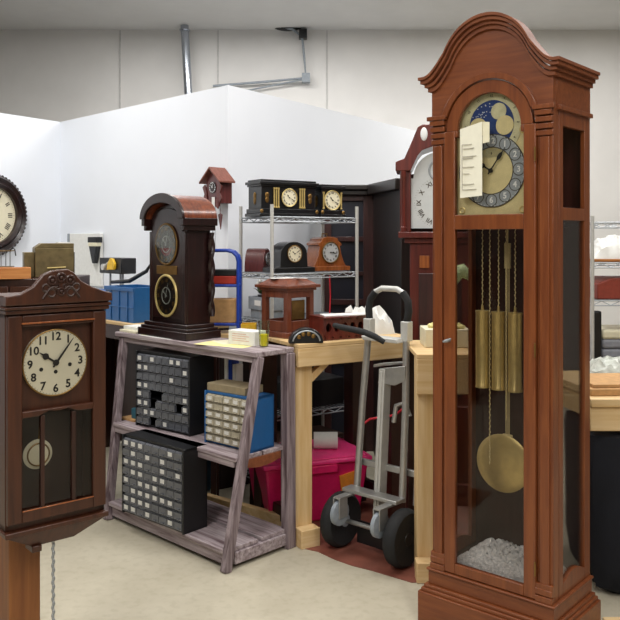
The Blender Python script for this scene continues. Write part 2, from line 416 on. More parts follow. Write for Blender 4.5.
# hood: front board with arch, crown moulding, cornice
def ztop(x):
    ax = abs(x)
    if ax > .232: return 2.118
    if ax > .15:
        k = (.232-ax)/.082; return 2.118+.085*(k*k*(1.6-.6*k))
    return 2.203+ (math.sqrt(max(0, .168**2-ax*ax))-math.sqrt(.168**2-.15**2))*1.28
N = 72
xs = [-.25+.5*i/N for i in range(N+1)]
def zbot(x): return 1.91+math.sqrt(max(0, .182**2-x*x)) if abs(x) < .181 else (1.91 if abs(x) < .196 else 1.972)
mb = MB(); mb.band([(x, ztop(x)-.03) for x in xs], [(x, zbot(x)) for x in xs], .0, .03)
mb.build('pediment_board', 'cherry2', gc, .001)
AR = arc(0, 1.91, .182, 162, 18, 40); AR2 = arc(0, 1.91, .205, 162, 18, 40)
mb = MB(); mb.band(AR2, AR, -.018, .001)
for sx in (-1, 1): 
    a, b = sorted((sx*.178, sx*.262)); mb.box(a, b, -.02, .0, 1.958, 1.974)
mb.build('arch_moulding', 'cherry', gc, .002)
mb = MB()
for e, dz0, dz1, f in ((.012, -.045, -.028, .010), (.022, -.028, -.014, .02), (.034, -.014, .0, .032), (.04, 0, .012, .04)):
    k = 1+e/.25; X = [x*k for x in xs]
    mb.band([(x*k, ztop(x)+dz1) for x in xs], [(x*k, ztop(x)+dz0) for x in xs], -f, .03)
    for sx in (-1, 1):
        a, b = sorted((sx*.225, sx*(.25+e))); mb.box(a, b, .03, D, 2.118+dz0, 2.118+dz1)
mb.build('crown_moulding', 'crown', gc, .001)
for sx in (-1, 1):
    a, b = sorted((sx*.234, sx*.251)); c_, d_ = sorted((sx*.234, sx*.262))
    mb = MB(); mb.box(a, b, .031, D, 1.974, 2.085); mb.box(c_, d_, .031, D, 1.958, 1.974); mb.build('frieze_side', 'cherry2', gc, .001)
MB().box(-.233, .233, .031, D, 2.10, 2.115).build('top_board', 'cherry2', gc, 0)
# door with arched head
door = MB()
door.box(-.188, -.142, -.010, .012, .21, 1.91); door.box(.142, .188, -.010, .012, .21, 1.91)
door.box(-.142, .142, -.010, .012, .21, .248); door.box(-.142, .142, -.010, .012, 1.532, 1.588)
door.band(arc(0, 1.91, .178, 180, 0, 40), arc(0, 1.91, .131, 180, 0, 40), -.010, .012)
for sx in (-1, 1):
    a, b = sorted((sx*.1305, sx*.142)); door.box(a, b, -.010, .012, 1.885, 1.91)
door = door.build('door', 'cherry', gc, .0025)
mb = MB(); mb.box(-.142, .142, .002, .004, .248, 1.532); mb.build('door_glass', 'glassd', door, 0)
mb = MB(); mb.box(-.142, .142, .002, .004, 1.588, 1.885); mb.prism([(-.13, 1.885), (.13, 1.885)]+arc(0, 1.91, .13, 0, 180, 30), .002, .004); mb.build('dial_glass', 'glass', door, 0)
mb = MB(); mb.tube([(-.165, -.010, 1.105), (-.165, -.026, 1.105)], .006, 12); mb.tube([(-.182, -.027, 1.10), (-.165, -.028, 1.105), (-.148, -.027, 1.115)], [.004, .007, .003], 10)
mb.build('latch', 'chrome', door, 0)
for z in (.32, 1.10, 1.80): MB().cyl((.1885, -.0135, z-.025), (.1885, -.0135, z+.025), .0035, 10).build('hinge', 'brassd', door, 0)
# dial
mb = MB(); mb.box(-.15, .15, .020, .024, 1.585, 1.905); mb.prism([(-.15, 1.905), (.15, 1.905)]+arc(0, 1.905, .14, 0, 180, 30), .020, .024)
dl = mb.build('dial', 'brassm', gc, 0)
disc(MB(), 0, 1.752, .136, .017, .020, 64, .088).build('chapter_ring', 'silver', dl, 0)
disc(MB(), 0, 1.752, .0875, .018, .020, 48).build('dial_centre', 'brassm', dl, 0)
mb = numerals(0, 1.752, .0162, .111, .031, 'a', False, (.129, .134, .0012)); mb.build('numerals', 'numw', dl, 0)
mb = MB()
for i in range(12):
    a = 2*PI*i/12; mb.torus((.111*math.sin(a), .017, 1.752+.111*math.cos(a)), .0225, .0016, 'Y', 24, 6)
mb.torus((0, .017, 1.752), .136, .0018, 'Y', 60, 6); mb.torus((0, .017, 1.752), .088, .0018, 'Y', 60, 6)
mb.build('ring_ornament', 'inkbr', dl, 0)
mb = MB()
for sx in (-1, 1):
    for zz in (1.605, 1.895): mb.torus((sx*.125, .0195, zz), .011, .0025, 'Y', 16, 6)
mb.build('spandrel', 'brass', dl, 0)
hand(0, 1.752, .011, -58, .062, .0055, True).build('hour_hand', 'ink', dl, 0)
hand(0, 1.752, .008, 36, .102, .0048, True).build('minute_hand', 'ink', dl, 0)
disc(MB(), 0, 1.925, .124, .018, .020, 48, .092).build('lunar_ring', 'moon', dl, 0)
mb = numerals(0, 1.925, .0174, .108, .012, 'a', True); 
mb.build('lunar_numerals', 'inkbr', dl, 0)
md = disc(MB(), 0, 1.925, .0915, .0185, .020, 48).build('moon_disc', 'moonblue', dl, 0)
mb = MB()
for i in range(34):
    a = random.uniform(60, 175); r = random.uniform(.04, .088); disc(mb, r*math.cos(R(a)), 1.925+r*math.sin(R(a)), .0022, .0178, .0185, 6)
mb.build('stars', 'whitedial', md, 0)
disc(MB(), .03, 1.972, .031, .0165, .0185, 32).build('moon', 'moon', md, 0)
for sx in (-1, 1): disc(MB(), sx*.055, 1.918, .036, .0155, .0178, 32).build('hemisphere', 'brassm', dl, 0)
# movement, weights, chains, pendulum
mb = MB(); mb.box(-.19, .19, .045, .28, 1.54, 1.56); mb.build('seat_board', 'cherry_in', gc, 0)
mb = MB(); mb.box(-.08, .08, .05, .18, 1.56, 1.88); mb.build('movement', 'brassd', gc, 0)
def beads(mb, x, y, z0, z1, r=.0028, st=.011):
    z = z0; k = 0
    while z < z1:
        mb.ball((x+(.0012 if k % 2 else -.0012), y, z), r, (1, 1, 1.8), 6); z += st; k += 1
    mb.cyl((x, y, z0), (x, y, z1), .0011, 6)
for x in (-.105, -.035, .035):
    mb = MB(); mb.lathe([(0, .91), (.0275, .911), (.0275, .918), (.0262, .92), (.0262, 1.205), (.0275, 1.207), (.0275, 1.214), (.006, 1.216), (.004, 1.235), (0, 1.236)], (x, .14, 0), 'Z', 28)
    wt = mb.build('weight', 'brass', gc, 0)
    mb = MB(); beads(mb, x, .14, 1.236, 1.54); mb.build('chain', 'brassm', wt, 0)
for x in (-.07, .0): 
    mb = MB(); beads(mb, x, .135, .62 if x < -.01 else .8, 1.54); mb.build('chain', 'brassm', gc, 0)
mb = MB()
for k in range(4): mb.cyl((-.0075+.005*k, .205, .72), (-.0075+.005*k, .205, 1.45), .0014, 6)
mb.box(-.012, .012, .2, .21, 1.38, 1.48); mb.cyl((0, .205, 1.48), (0, .205, 1.54), .003, 8); mb.box(-.02, .02, .202, .208, .70, .725)
pr = mb.build('pendulum_rod', 'brassm', gc, 0); pr.location = (-.03, 0, 0)
MB().lathe([(0, .186), (.04, .188), (.085, .193), (.108, .199), (.115, .203), (.115, .207), (.108, .211), (0, .213)], (-.05, 0, .607), 'Y', 56).build('pendulum_bob', 'brass', gc, 0)
# bubble wrap
def crumple(mb, x0, x1, y0, y1, z0, h, n=16, seed=1, f=1.0):
    rnd = random.Random(seed); g = []
    for i in range(n+1):
        row = []
        for j in range(n+1):
            edge = min(i, j, n-i, n-j)/ (n*.22); e = min(1, edge)
            row.append(mb.bm.verts.new((x0+(x1-x0)*i/n, y0+(y1-y0)*j/n, z0+.002+h*(e**.6)*(.55+.45*rnd.random()**f))))
        g.append(row)
    bt = [[mb.bm.verts.new((x0+(x1-x0)*i/n, y0+(y1-y0)*j/n, z0)) for j in (0, n)] for i in (0, n)]
    for i in range(n):
        for j in range(n): mb.face([g[i][j], g[i+1][j], g[i+1][j+1], g[i][j+1]], True)
    mb.face([bt[0][0], bt[1][0]]+[g[i][0] for i in range(n, -1, -1)]); mb.face([bt[0][1]]+[g[i][n] for i in range(n+1)]+[bt[1][1]])
    mb.face([bt[0][0]]+g[0]+[bt[0][1]]); mb.face([bt[1][0], bt[1][1]]+g[n][::-1]); mb.face([bt[0][0], bt[0][1], bt[1][1], bt[1][0]])
    return mb
mb = MB(); crumple(mb, -.185, .185, .06, .28, 0, .075, 30, 4)
o = mb.build('bubble_wrap', 'bubble', None, 0); put(o, gc.location+Vector((0, 0, .2222)), -41); tag(o, 'crumpled clear grey bubble wrap filling the bottom of the tall clock', 'bubble wrap')
mb = MB(); mb.hexa([Vector(p) for p in ((-.048,0,.0),(.048,-.004,.006),(.048,-.003,.0065),(-.048,.001,.0),(-.048,0,.262),(.048,-.004,.282),(.048,-.003,.282),(-.048,.001,.262))])
tp = thing('paper_tag', 'white handwritten paper tag hanging over the left of the gilt dial', 'tag', (0, 0, 0), -41)
mt = Matrix.Rotation(R(-41), 4, 'Z'); tp.location = gc.location+mt @ Vector((-.066, -.0165, 1.652))
mb.build('sheet', plain('tag_paper', '#eeebd8', .75, noise=.03), tp, 0)
mb = MB()
for k, (z, l) in enumerate(((.20, .04), (.185, .05), (.155, .06), (.148, .045), (.115, .05), (.09, .03), (.05, .05), (.03, .06))): mb.box(-.036, -.036+l, -.006, -.0035, z, z+.0022)
mb.box(-.0375, -.036, -.006, -.0035, .03, .2022); mb.build('writing', plain('pencil_grey', '#bcb7aa', .7), tp, 0)
mb = MB(); mb.hexa([Vector(p) for p in ((.05,-.004,.20),(.076,.0,.205),(.076,.001,.205),(.05,-.003,.20),(.05,-.004,.281),(.076,.0,.278),(.076,.001,.278),(.05,-.003,.281))])
mb.build('folded_flap', 'cream', tp, 0)

# ------------------------------------------------------------------ wall clock on a post, left foreground
wl = Vector((-.896, 2.35, 0)); wu = Vector((.766, .643, 0)); wv = Vector((-.643, .766, 0)); WW = .313
wc = thing('wall_clock', 'dark walnut box wall clock with carved crest and cream dial on wooden post', 'wall clock', wl+wu*(WW/2)+Vector((0, 0, 0)), 40)
h = WW/2; dp = .135
mb = MB(); mb.box(-h, -h+.018, .0, dp, .634, 1.28); mb.box(h-.018, h, .0, dp, .634, 1.28); mb.box(-h, h, .0, dp, .634, .652); mb.box(-h, h, 0, dp, 1.262, 1.28)
mb.build('case', 'walnut', wc, .002)
MB().box(-h+.018, h-.018, dp-.012, dp, .652, 1.262).build('back_board', 'walnut_dk', wc, 0)
mb = MB(); mb.box(-h-.006, h+.006, -.024, dp, 1.275, 1.288); mb.box(-h-.010, h+.010, -.03, dp, 1.288, 1.298); mb.box(-h-.006, h+.006, -.024, dp, 1.298, 1.33)
mb.build('cornice', 'walnut', wc, .003)
cr = [(-h-.01, .0), (-h-.008, .026), (-.125, .03), (-.085, .05), (-.055, .083), (-.025, .094), (.02, .097), (.04, .088), (.065, .062), (.10, .044), (h-.01, .028), (h+.01, .024), (h+.012, .0)]
MB().prism([(x, 1.29+.012+z*1.06) for x, z in cr], -.036, -.010).build('crest', 'walnut', wc, .003)
mb = MB()
for x, z, r in ((-.028,1.372,.017),(.0,1.380,.017),(.028,1.372,.017),(-.014,1.352,.012),(.014,1.352,.012),(0,1.338,.015)): mb.torus((x, -.036, z), r*.7, r*.28, 'Y', 18, 7); mb.ball((x, -.034, z), r*.45)
for sx in (-1, 1):
    mb.tube([(sx*(.01+.012*k), -.036, 1.345-.004*k+.014*math.sin(k)) for k in range(5)], .004, 6)
    mb.torus((sx*.047, -.035, 1.35), .011, .004, 'Y', 16, 6); mb.torus((sx*.03, -.035, 1.335), .012, .004, 'Y', 16, 6)
mb.build('carving', 'walnut_dk', wc, 0)
fd = MB(); fd.box(-h+.002, -h+.045, -.018, 0, .655, 1.27); fd.box(h-.045, h-.002, -.018, 0, .655, 1.27)
fd.box(-h+.045, h-.045, -.018, 0, 1.236, 1.27); fd.box(-h+.045, h-.045, -.018, 0, .655, .69)
ap = [(-.1115, .985), (-.1115, .965), (-.06, .966), (-.03, .978), (.0, .974), (.03, .978), (.06, .966), (.1115, .965), (.1115, .985)]
fd.prism(ap, -.018, -.002)
fd = fd.build('door', 'walnut', wc, .003)
mb = MB(); mb.box(-.055, -.043, -.016, -.002, .69, .966); mb.box(.043, .055, -.016, -.002, .69, .966); mb.build('glazing_bar', 'walnut_dk', fd, .001)
MB().box(-.115, .115, -.024, -.018, 1.244, 1.249).build('beading', 'honey', fd, .001); MB().box(-.112, .112, -.021, -.018, .688, .692).build('beading', 'honey', fd, .001)
MB().box(-.1115, .1115, -.008, -.006, .69, .97).build('door_glass', 'glass', fd, 0)
MB().box(-.1115, .1115, .003, .012, .98, 1.24).build('dial_board', 'walnut', wc, 0)
cz = 1.121; y = -.012; cdx = -.008
dw = disc(MB(), cdx, cz, .1, y, .003, 64).build('dial', 'creamdial', wc, 0)
mb = numerals(cdx, cz, y-.0006, .079, .034, 'a', False, (.094, .097, .0008)); mb.build('numerals', 'ink', dw, 0)
mb = MB()
for x, z in ((-.045, -.017), (0, -.028), (.045, -.010)): disc(mb, cdx+x, cz+z, .006, y-.001, y, 16)
mb.build('winding_hole', 'ink', dw, 0)
hand(cdx, cz, y-.004, -56, .062, .006, True).build('hour_hand', 'ink', dw, 0)
hand(cdx, cz, y-.007, 37, .09, .004, False).build('minute_hand', 'ink', dw, 0)
MB().torus((cdx, y+.001, cz), .1, .0025, 'Y', 60).build('bezel', 'brassd', dw, 0)
MB().cyl((-.02, .07, .98), (-.03, .07, .85), .003, 8).build('pendulum_rod', 'brassd', wc, 0)
bob = MB().lathe([(0, .058), (.03, .06), (.046, .066), (.046, .07), (0, .075)], (-.033, 0, .83), 'Y', 36).build('pendulum_bob', 'creamp', wc, 0)
MB().torus((-.033, .06, .83), .034, .0025, 'Y', 36, 6).build('bob_ring', 'brassd', bob, 0)
mb = MB(); mb.box(-h-.006, h+.006, -.022, dp, .618, .634)
mb.taper(-.07, .06, .01, dp, .568, -h, h, -.016, dp, .618); mb.box(-.075, -.045, .0, .06, .552, .572)
mb.build('base_moulding', 'walnut', wc, .003)
pc = wl+wu*.11+wv*(dp+.052)
pst = thing('wooden_post', 'brown stained square timber post carrying the walnut wall clock', 'post', pc, 40)
MB().box(-.05, .05, -.05, .05, 0, 1.25).build('timber', 'post', pst, .004)
MB().box(-.14, .14, -.14, .14, 0, .02).build('foot_plate', 'post', pst, .003)
chn = MB(); beads(chn, 0, 0, .12, .62, .0052, .013); chn = chn.build('hanging_chain', 'chrome', None, 0)
cp = wl+wu*.158+wv*.03; put(chn, (cp.x, cp.y, -.05)); tag(chn, 'thin silver bead chain hanging below the walnut wall clock', 'chain')

# ------------------------------------------------------------------ round gallery clock on the left wall
wn = Vector((.842, -.54, 0)); c = P(-8, 215, 6.25); yaw = math.degrees(math.atan2(.842, .54))
tt = ((Vector((c.x, c.y))-Ipt).dot(ld)); pos = Ipt+ld*tt
rc = thing('round_wall_clock', 'large round wall clock with carved dark frame on the white wall at left edge', 'wall clock', (pos.x+wn.x*.004, pos.y+wn.y*.004, 1.5+(238-215)*pos.y/800), yaw)
def ringprof(mb, prof, n=56):
    rings = []
    for i in range(n):
        a = 2*PI*i/n; rings.append(mb.ring([(r*math.cos(a), y, r*math.sin(a)) for r, y in prof]))
    mb.skin(rings, True)
mb = MB(); ringprof(mb, [(.325, 0), (.325, -.03), (.30, -.06), (.275, -.045), (.25, -.07), (.225, -.05), (.225, 0)])
for i in range(60):
    a = 2*PI*i/60; mb.ball((.318*math.cos(a), -.03, .318*math.sin(a)), .014, (1, 1, 1), 6)
mb.build('frame', 'ebon', rc, 0)
disc(MB(), 0, 0, .23, -.02, -.002, 56).build('dial', 'creamp', rc, 0)
numerals(0, 0, -.0206, .175, .055, 'r', True, (.21, .216, .002)).build('numerals', 'inkbr', rc, 0)
hand(0, 0, -.026, -60, .11, .008, True).build('hour_hand', 'ink', rc, 0); hand(0, 0, -.03, 30, .17, .006, True).build('minute_hand', 'ink', rc, 0)

# ------------------------------------------------------------------ tall cupboard behind wall clock and what is on it
cb = thing('cupboard', 'plain brown cupboard hidden behind the walnut wall clock, carrying clock works', 'cupboard', (-1.46, 4.55, 0))
MB().box(-.46, .14, -.25, .25, 0, 1.28).build('body', 'walnut_dk', cb, .004)
for sx in (-.436, -.15): MB().box(sx+.004, sx+.28, -.27, -.25, .04, 1.24).build('door', 'walnut', cb, .003)
bx = thing('movement_box', 'olive brass clock movement housing on the cupboard behind the carved crest', 'clock movement', (-1.465, 4.56, 1.28), 24)
MB().box(-.105, .105, -.08, .08, 0, .165).build('housing', 'olive', bx, .004)
MB().taper(-.105, .105, -.08, .08, .165, -.07, .105, -.08, .08, .19).build('lid', 'olive', bx, .002)
MB().box(-.16, -.106, -.06, .06, 0, .14).build('side_plate', 'olive', bx, .003)
MB().box(.02, .09, -.06, .05, .1902, .196).build('paper_slip', 'white', bx, 0)
MB().cyl((-.04, -.088, .052), (.06, -.088, .056), .004, 8).build('arbor', 'brass', bx, 0)
MB().box(.1055, .1095, -.075, .075, .01, .14).build('end_plate', 'blackpl', bx, 0)
cg = thing('brass_movement', 'small open brass pillar frame left of the olive movement housing', 'clock movement', (-1.74, 4.5, 1.28), 10)
for z in (.0, .055, .145): MB().box(-.09, .065, -.05, .05, z, z+.006).build('plate', 'brassd' if z else 'olive', cg, 0)
for x in (-.08, -.05, -.02, .01, .035, .058): MB().cyl((x, -.04, 0), (x, -.04, .146), .003, 8).build('pillar', 'chrome', cg, 0)
MB().tube([(.06, -.045, .151), (.075, -.05, .165), (.085, -.05, .155), (.09, -.05, .12)], .003, 6).build('wire', 'ink', cg, 0)
tr = thing('wooden_tray', 'orange-brown shallow wooden tray in front of brass pillar frame', 'tray', (-1.64, 4.335, 1.28), 20)
mb = MB(); mb.box(-.16, .12, -.07, .05, 0, .008); mb.box(-.16, .12, -.07, -.058, .008, .06); mb.box(-.16, .12, .038, .05, .008, .06); mb.box(-.16, -.148, -.058, .038, .008, .06); mb.box(.108, .12, -.058, .038, .008, .06); mb.box(-.035, -.025, -.058, .038, .008, .055)
mb.build('tray_body', 'tray', tr, .002)

# ------------------------------------------------------------------ distressed plant-shelf and what is on it
FR = Vector((-.382, 3.593, 0)); su = Vector((.719, -.695, 0)); sv = Vector((.695, .719, 0))
def sp(q, t, z=0): return FR-su*q+sv*t+Vector((0, 0, z))          # q to the left along the front, t towards the back
sh = thing('display_shelf', 'distressed purple-brown slanted three tier wooden shelf holding parts drawers', 'shelf', FR, -44)
# local: x = -q, y = t
mb = MB()
mb.hexa([Vector(p) for p in ((-1.17,.17,.945),(.02,.17,.945),(.02,.42,.945),(-1.13,.42,.945),(-1.17,.17,.97),(.02,.17,.97),(.02,.42,.97),(-1.13,.42,.97))])
mb.build('top_board', 'distress_x', sh, .004)
MB().box(-1.10, .0, .185, .205, .915, .945).build('top_rail', 'distress_x', sh, .003)
for y0, y1 in ((.07, .235), (.245, .40)): MB().box(-1.03+.0, -.01, y0, y1, .475, .495).build('middle_board', 'distress_x', sh, .003)
MB().box(-1.02, -.03, .075, .092, .445, .475).build('middle_rail', 'distress_x', sh, .003)
mb = MB(); n = 10; A = [(.115+.24*i/n, .475) for i in range(n+1)]; B = [(.115+.24*i/n, .425+.02*(2*i/n-1)**2) for i in range(n+1)]
mb.band(A, B, -.0, .016)
for v in mb.bm.verts: v.co = Vector((-v.co.y-.006, v.co.x, v.co.z))
mb.build('side_apron', 'apron', sh, .002)
for y0, y1 in ((.0, .2), (.225, .39)): MB().box(-.97, -.0, y0, y1, .075, .095).build('bottom_board', 'distress_x', sh, .003)
MB().box(-.95, -.03, .015, .035, .02, .075).build('bottom_rail', 'distress_x', sh, .003)
MB().box(-.03, .012, .05, .38, .02, .074).build('side_rail', 'distress_x', sh, .003)
def leg(a, b, w=.04, dd=.04): return MB().beam(a, b, dd, w, (0, 1, 0)).build('leg', 'distress_z', sh, .004)
leg((.005, .0, 0), (.005, .2, .945)); leg((.0, .40, 0), (.0, .395, .945), .055, .05)
leg((-.965, .0, 0), (-1.12, .2, .945)); leg((-.985, .40, 0), (-1.085, .395, .945), .05, .05)

def drawers(par, w, hh, d, nc, nr, mat, fill, seed, kind):
    rnd = random.Random(seed); cw, rh = (w-.02)/nc, (hh-.024)/nr
    mb = MB(); mb.box(.0, cw-.004, -.012, .004, 0, rh*.72); mb.box(cw*.3, cw*.7, -.019, -.012, rh*.1, rh*.2); mb.hexa([Vector(p) for p in ((0,-.004,rh*.72),(cw-.004,-.004,rh*.72),(cw-.004,.004,rh*.72),(0,.004,rh*.72),(0,-.001,rh*.88),(cw-.004,-.001,rh*.88),(cw-.004,.004,rh*.88),(0,.004,rh*.88))])
    me = mb.mesh('drawer', mat); lm = MB().box(cw*.22, cw*.72, -.0135, -.0122, rh*.22, rh*.66).mesh('label', 'label')
    for r in range(nr):
        for c in range(nc):
            if kind == 'gap' and (r, c) in ((4, 2), (4, 3), (5, 2), (5, 6), (7, 2)): continue
            o = bpy.data.objects.new('drawer', me); COL.objects.link(o); o.parent = par
            o.location = (-w/2+.012+c*cw, .0, hh-.012-(r+1)*rh+.003)
            if rnd.random() < fill(r, c):
                l = bpy.data.objects.new('label', lm); COL.objects.link(l); l.parent = o
def cabinet(par, w, hh, d, mat, nc, nr):
    mb = MB(); mb.box(-w/2, w/2, .0045, d, 0, .012); mb.box(-w/2, w/2, .0045, d, hh-.012, hh); mb.box(-w/2, -w/2+.01, -.01, d, 0, hh); mb.box(w/2-.01, w/2, -.01, d, 0, hh); mb.box(-w/2, w/2, d-.01, d, 0, hh)
    rh = (hh-.024)/nr
    for r in range(1, nr): mb.box(-w/2+.01, w/2-.01, .0045, d-.01, hh-.012-r*rh-.001, hh-.012-r*rh+.001)
    mb.build('body', mat, par, .002)
u1 = thing('parts_cabinet', 'black small-parts drawer cabinet with open gaps, on the middle tier', 'drawer cabinet', sp(.685, .155, .495), -38)
cabinet(u1, .42, .40, .16, 'blackpl', 8, 8); drawers(u1, .42, .40, .16, 8, 8, 'drawer', lambda r, c: .42, 3, 'gap')
u2 = thing('parts_cabinet', 'black small-parts drawer cabinet full of labelled drawers, on the bottom tier', 'drawer cabinet', (0, 0, .095), -41)
u2.location = Vector((-1.005+.185, 4.07-.1615, .095))+Vector((.045, .04, 0))
cabinet(u2, .485, .40, .14, 'blackpl', 8, 8); drawers(u2, .485, .40, .14, 8, 8, 'drawer', lambda r, c: .85 if c < 4 and r not in (3,) else .45, 5, '')
u3 = thing('parts_cabinet', 'blue metal cabinet of small cream drawers at right of the middle tier', 'drawer cabinet', Vector((-.392, 3.843, .495)), -40.5)
cabinet(u3, .32, .255, .15, 'bluem', 5, 6); drawers(u3, .32, .255, .15, 5, 6, 'drawerc', lambda r, c: .9, 8, '')
tb = MB().box(-.155, .10, .01, .14, 0, .038).build('tan_box', 'tan', None, .003); put(tb, u3.location+Vector((0, 0, .255)), -38); tag(tb, 'flat tan box lying on top of the blue drawer cabinet', 'box')
for k, (mt_, lb) in enumerate((('white', 'white folder standing leftmost behind the blue drawer cabinet'), ('bluetube', 'blue folder standing between two others behind the blue drawer cabinet'), ('label', 'grey folder standing rightmost behind the blue drawer cabinet'))):
    o = MB().box(-.013, .013, 0, .05, 0, .40-.02*k).build('folder', mt_, None, .002); put(o, sp(.405-.032*k, .345, .495), -44); tag(o, lb, 'folder', 'folders on the middle tier')
# clutter left of upper cabinet
o = MB().box(-.09, .035, -.05, .05, 0, .012).build('cardboard_sheet', 'card', None, .001); put(o, sp(.982, .2, .495), -44); tag(o, 'tan cardboard sheet at the left end of the middle tier', 'cardboard')
o = MB().box(-.03, .03, -.04, .04, 0, .055).build('teal_bin', 'teal2', None, .003); put(o, sp(.975, .21, .507), -44); tag(o, 'small teal bin on the cardboard left of the upper black cabinet', 'bin')
o = MB().box(-.035, .03, -.045, .05, 0, .16).build('dark_box', 'blackpl', None, .003); put(o, sp(.98, .30, .495), -44); tag(o, 'dark upright box at the back left of the middle tier', 'box')
tn = thing('tin', 'brass-coloured striped tin on the dark box left of the drawers', 'tin', sp(.98, .30, .655), -44)
MB().box(-.03, .03, -.04, .045, 0, .1).build('body', 'brassd', tn, .004)
mb = MB()
for k in range(5): mb.box(-.022+.01*k, -.018+.01*k, -.0425, -.04, .01, .09)
mb.build('stripes', 'white', tn, 0)
# on the top board
mg = MB().box(-.09, .085, -.06, .06, 0, .012).build('magazine', 'cream', None, .001); put(mg, sp(1.075, .255, .97), -47); tag(mg, 'cream magazine at the left end of the shelf top', 'magazine')
bk = thing('booklet', 'white booklet with slate blue spine lying on the cream magazine', 'booklet', sp(1.07, .275, .982), -46)
MB().box(-.1, .05, -.05, .05, 0, .018).build('pages', 'white', bk, .001); MB().box(.05, .085, -.05, .05, 0, .02).build('spine', 'grey', bk, .001)
for q, t_, w, l, rz, mt_, z, lb in ((.80, .205, .30, .06, -44, 'white', .97, 'white sheet on the shelf top in front of the twin-dial clock'),
    (.90, .215, .08, .05, -40, 'yellowp', .9706, 'yellow slip on the shelf top before the twin-dial clock'),
    (.30, .27, .30, .17, -30, 'yellowp', .97, 'yellow sheet at the right of the shelf top under other paper'),
    (.36, .32, .16, .12, -60, 'cream', .9706, 'cream sheet beside the base of the twin-dial clock')):
    o = MB().box(-w/2, w/2, -l/2, l/2, 0, .0005).build('paper_sheet', mt_, None, 0); put(o, sp(q, t_, z), rz); tag(o, lb, 'paper', 'loose papers on the shelf top')
pb = thing('paper_box', 'low white printed paper box left of the yellow drink glass', 'box', sp(.228, .335, .9706), -36)
MB().box(-.085, .085, -.045, .045, 0, .07).build('box_body', 'white', pb, .002)
mb = MB()
for k in range(4): mb.box(-.06, .05-.02*(k % 2), -.0458, -.045, .02+.011*k, .022+.011*k)
mb.build('print', plain('red_print', '#c98a80', .7), pb, 0)
gl = thing('drink_glass', 'small clear tumbler of yellow liquid near right end of shelf', 'glass', sp(.095, .325, .97), 0)
MB().lathe([(0, .0), (.022, .0), (.029, .128), (.0275, .128), (.021, .006), (0, .006)], n=28).build('tumbler', 'tumbler', gl, 0)
MB().lathe([(0, .0065), (.0205, .0065), (.0235, .062), (0, .062)], n=28).build('liquid', 'yellowl', gl, 0)

# twin-dial bracket clock
bw, bd = .40, .195
bc = thing('bracket_clock', 'dark arched twin-dial clock with twisted columns standing on purple shelf', 'mantel clock', sp(.745, .215, .97), -45)
mb = MB(); mb.box(-.25, .235, -.03, bd+.025, 0, .04); mb.box(-.235, .22, -.018, bd+.015, .04, .055); mb.box(-.215, .205, -.008, bd, .055, .075)
mb.build('base', 'ebon', bc, .004)
aw = .2
mb = MB()
fo = [(-.178, .075), (-.178, .60)]+arc(0, .60, .178, 170, 10, 28, .085)+[(.178, .60), (.178, .075)]
mb.prism(fo, .02, bd-.01); mb.build('case', 'ebon', bc, .003)
mb = MB()
ro = arc(0, .61, .208, 180, 0, 30, .125); ri = arc(0, .61, .178, 180, 0, 30, .082)
mb.band(ro, ri, -.028, bd+.02); mb.build('arched_roof', 'roofred', bc, .004)
mb = MB(); mb.band(arc(0, .61, .216, 180, 0, 30, .133), arc(0, .61, .17, 180, 0, 30, .082), -.04, -.022)
for sx in (-1, 1):
    a, b = sorted((sx*.179, sx*.21)); mb.box(a, b, -.03, bd+.02, .575, .613); a, b = sorted((sx*.179, sx*.2)); mb.box(a, b, -.02, bd+.012, .55, .575)
mb.build('cornice', 'ebon', bc, .003)
mb = MB(); mb.prism([(-.148, .10), (-.148, .59)]+arc(0, .59, .148, 180, 0, 24, .075)+[(.148, .59), (.148, .10)], .008, .02); mb.build('front_panel', 'ebon', bc, .002)
for sx in (-1, 1):
    a, b = sorted((sx*.150, sx*.178)); mb = MB(); mb.box(a, b, .006, .0195, .075, .52*1.05); mb.build('corner_stile', 'ebon', bc, .003)
    mb = MB(); cy = bd-.015; cx = sx*.193; rings = []
    for i in range(61):
        z = .11+.43*i/60; ps = []
        for k in range(16):
            a = 2*PI*k/16; rr = .018+.005*math.cos(2*a-i*.42); ps.append((cx+rr*math.cos(a), cy+rr*math.sin(a), z))
        rings.append(mb.ring(ps))
    mb.skin(rings); mb.build('side_column', 'ebon', bc, 0)
for zc, red in ((.48, 1), (.215, 0)):
    d1 = disc(MB(), 0, zc, .1, .002, .008, 48).build('dial', 'blackgl', bc, 0)
    MB().torus((0, .001, zc), .104, .007 if zc < .3 else .0055, 'Y', 56).build('bezel', 'brass' if zc < .3 else 'brassd', d1, 0)
    numerals(0, zc, .0016, .078, .024, 'r', True).build('numerals', 'brassd', d1, 0)
    if red: MB().prism(arc(0, zc, .06, 200, 340, 16), .0008, .0018).build('red_sector', 'dred', d1, 0)
    MB().torus((0, .001, zc), .042, .003, 'Y', 32, 6).build('inner_ring', 'silver', d1, 0)
    hand(0, zc, -.001, -50, .05, .004, True).build('hour_hand', 'silver', d1, 0); hand(0, zc, -.003, 20, .07, .003).build('minute_hand', 'silver', d1, 0)
    disc(MB(), 0, zc, .1, -.0075, -.0065, 40).build('glass', 'glassl', d1, 0)
MB().box(-.10, .10, .003, .008, .325, .37).build('name_plate', 'brassd', bc, .002)

bc.scale = (.92, .92, 1.035)
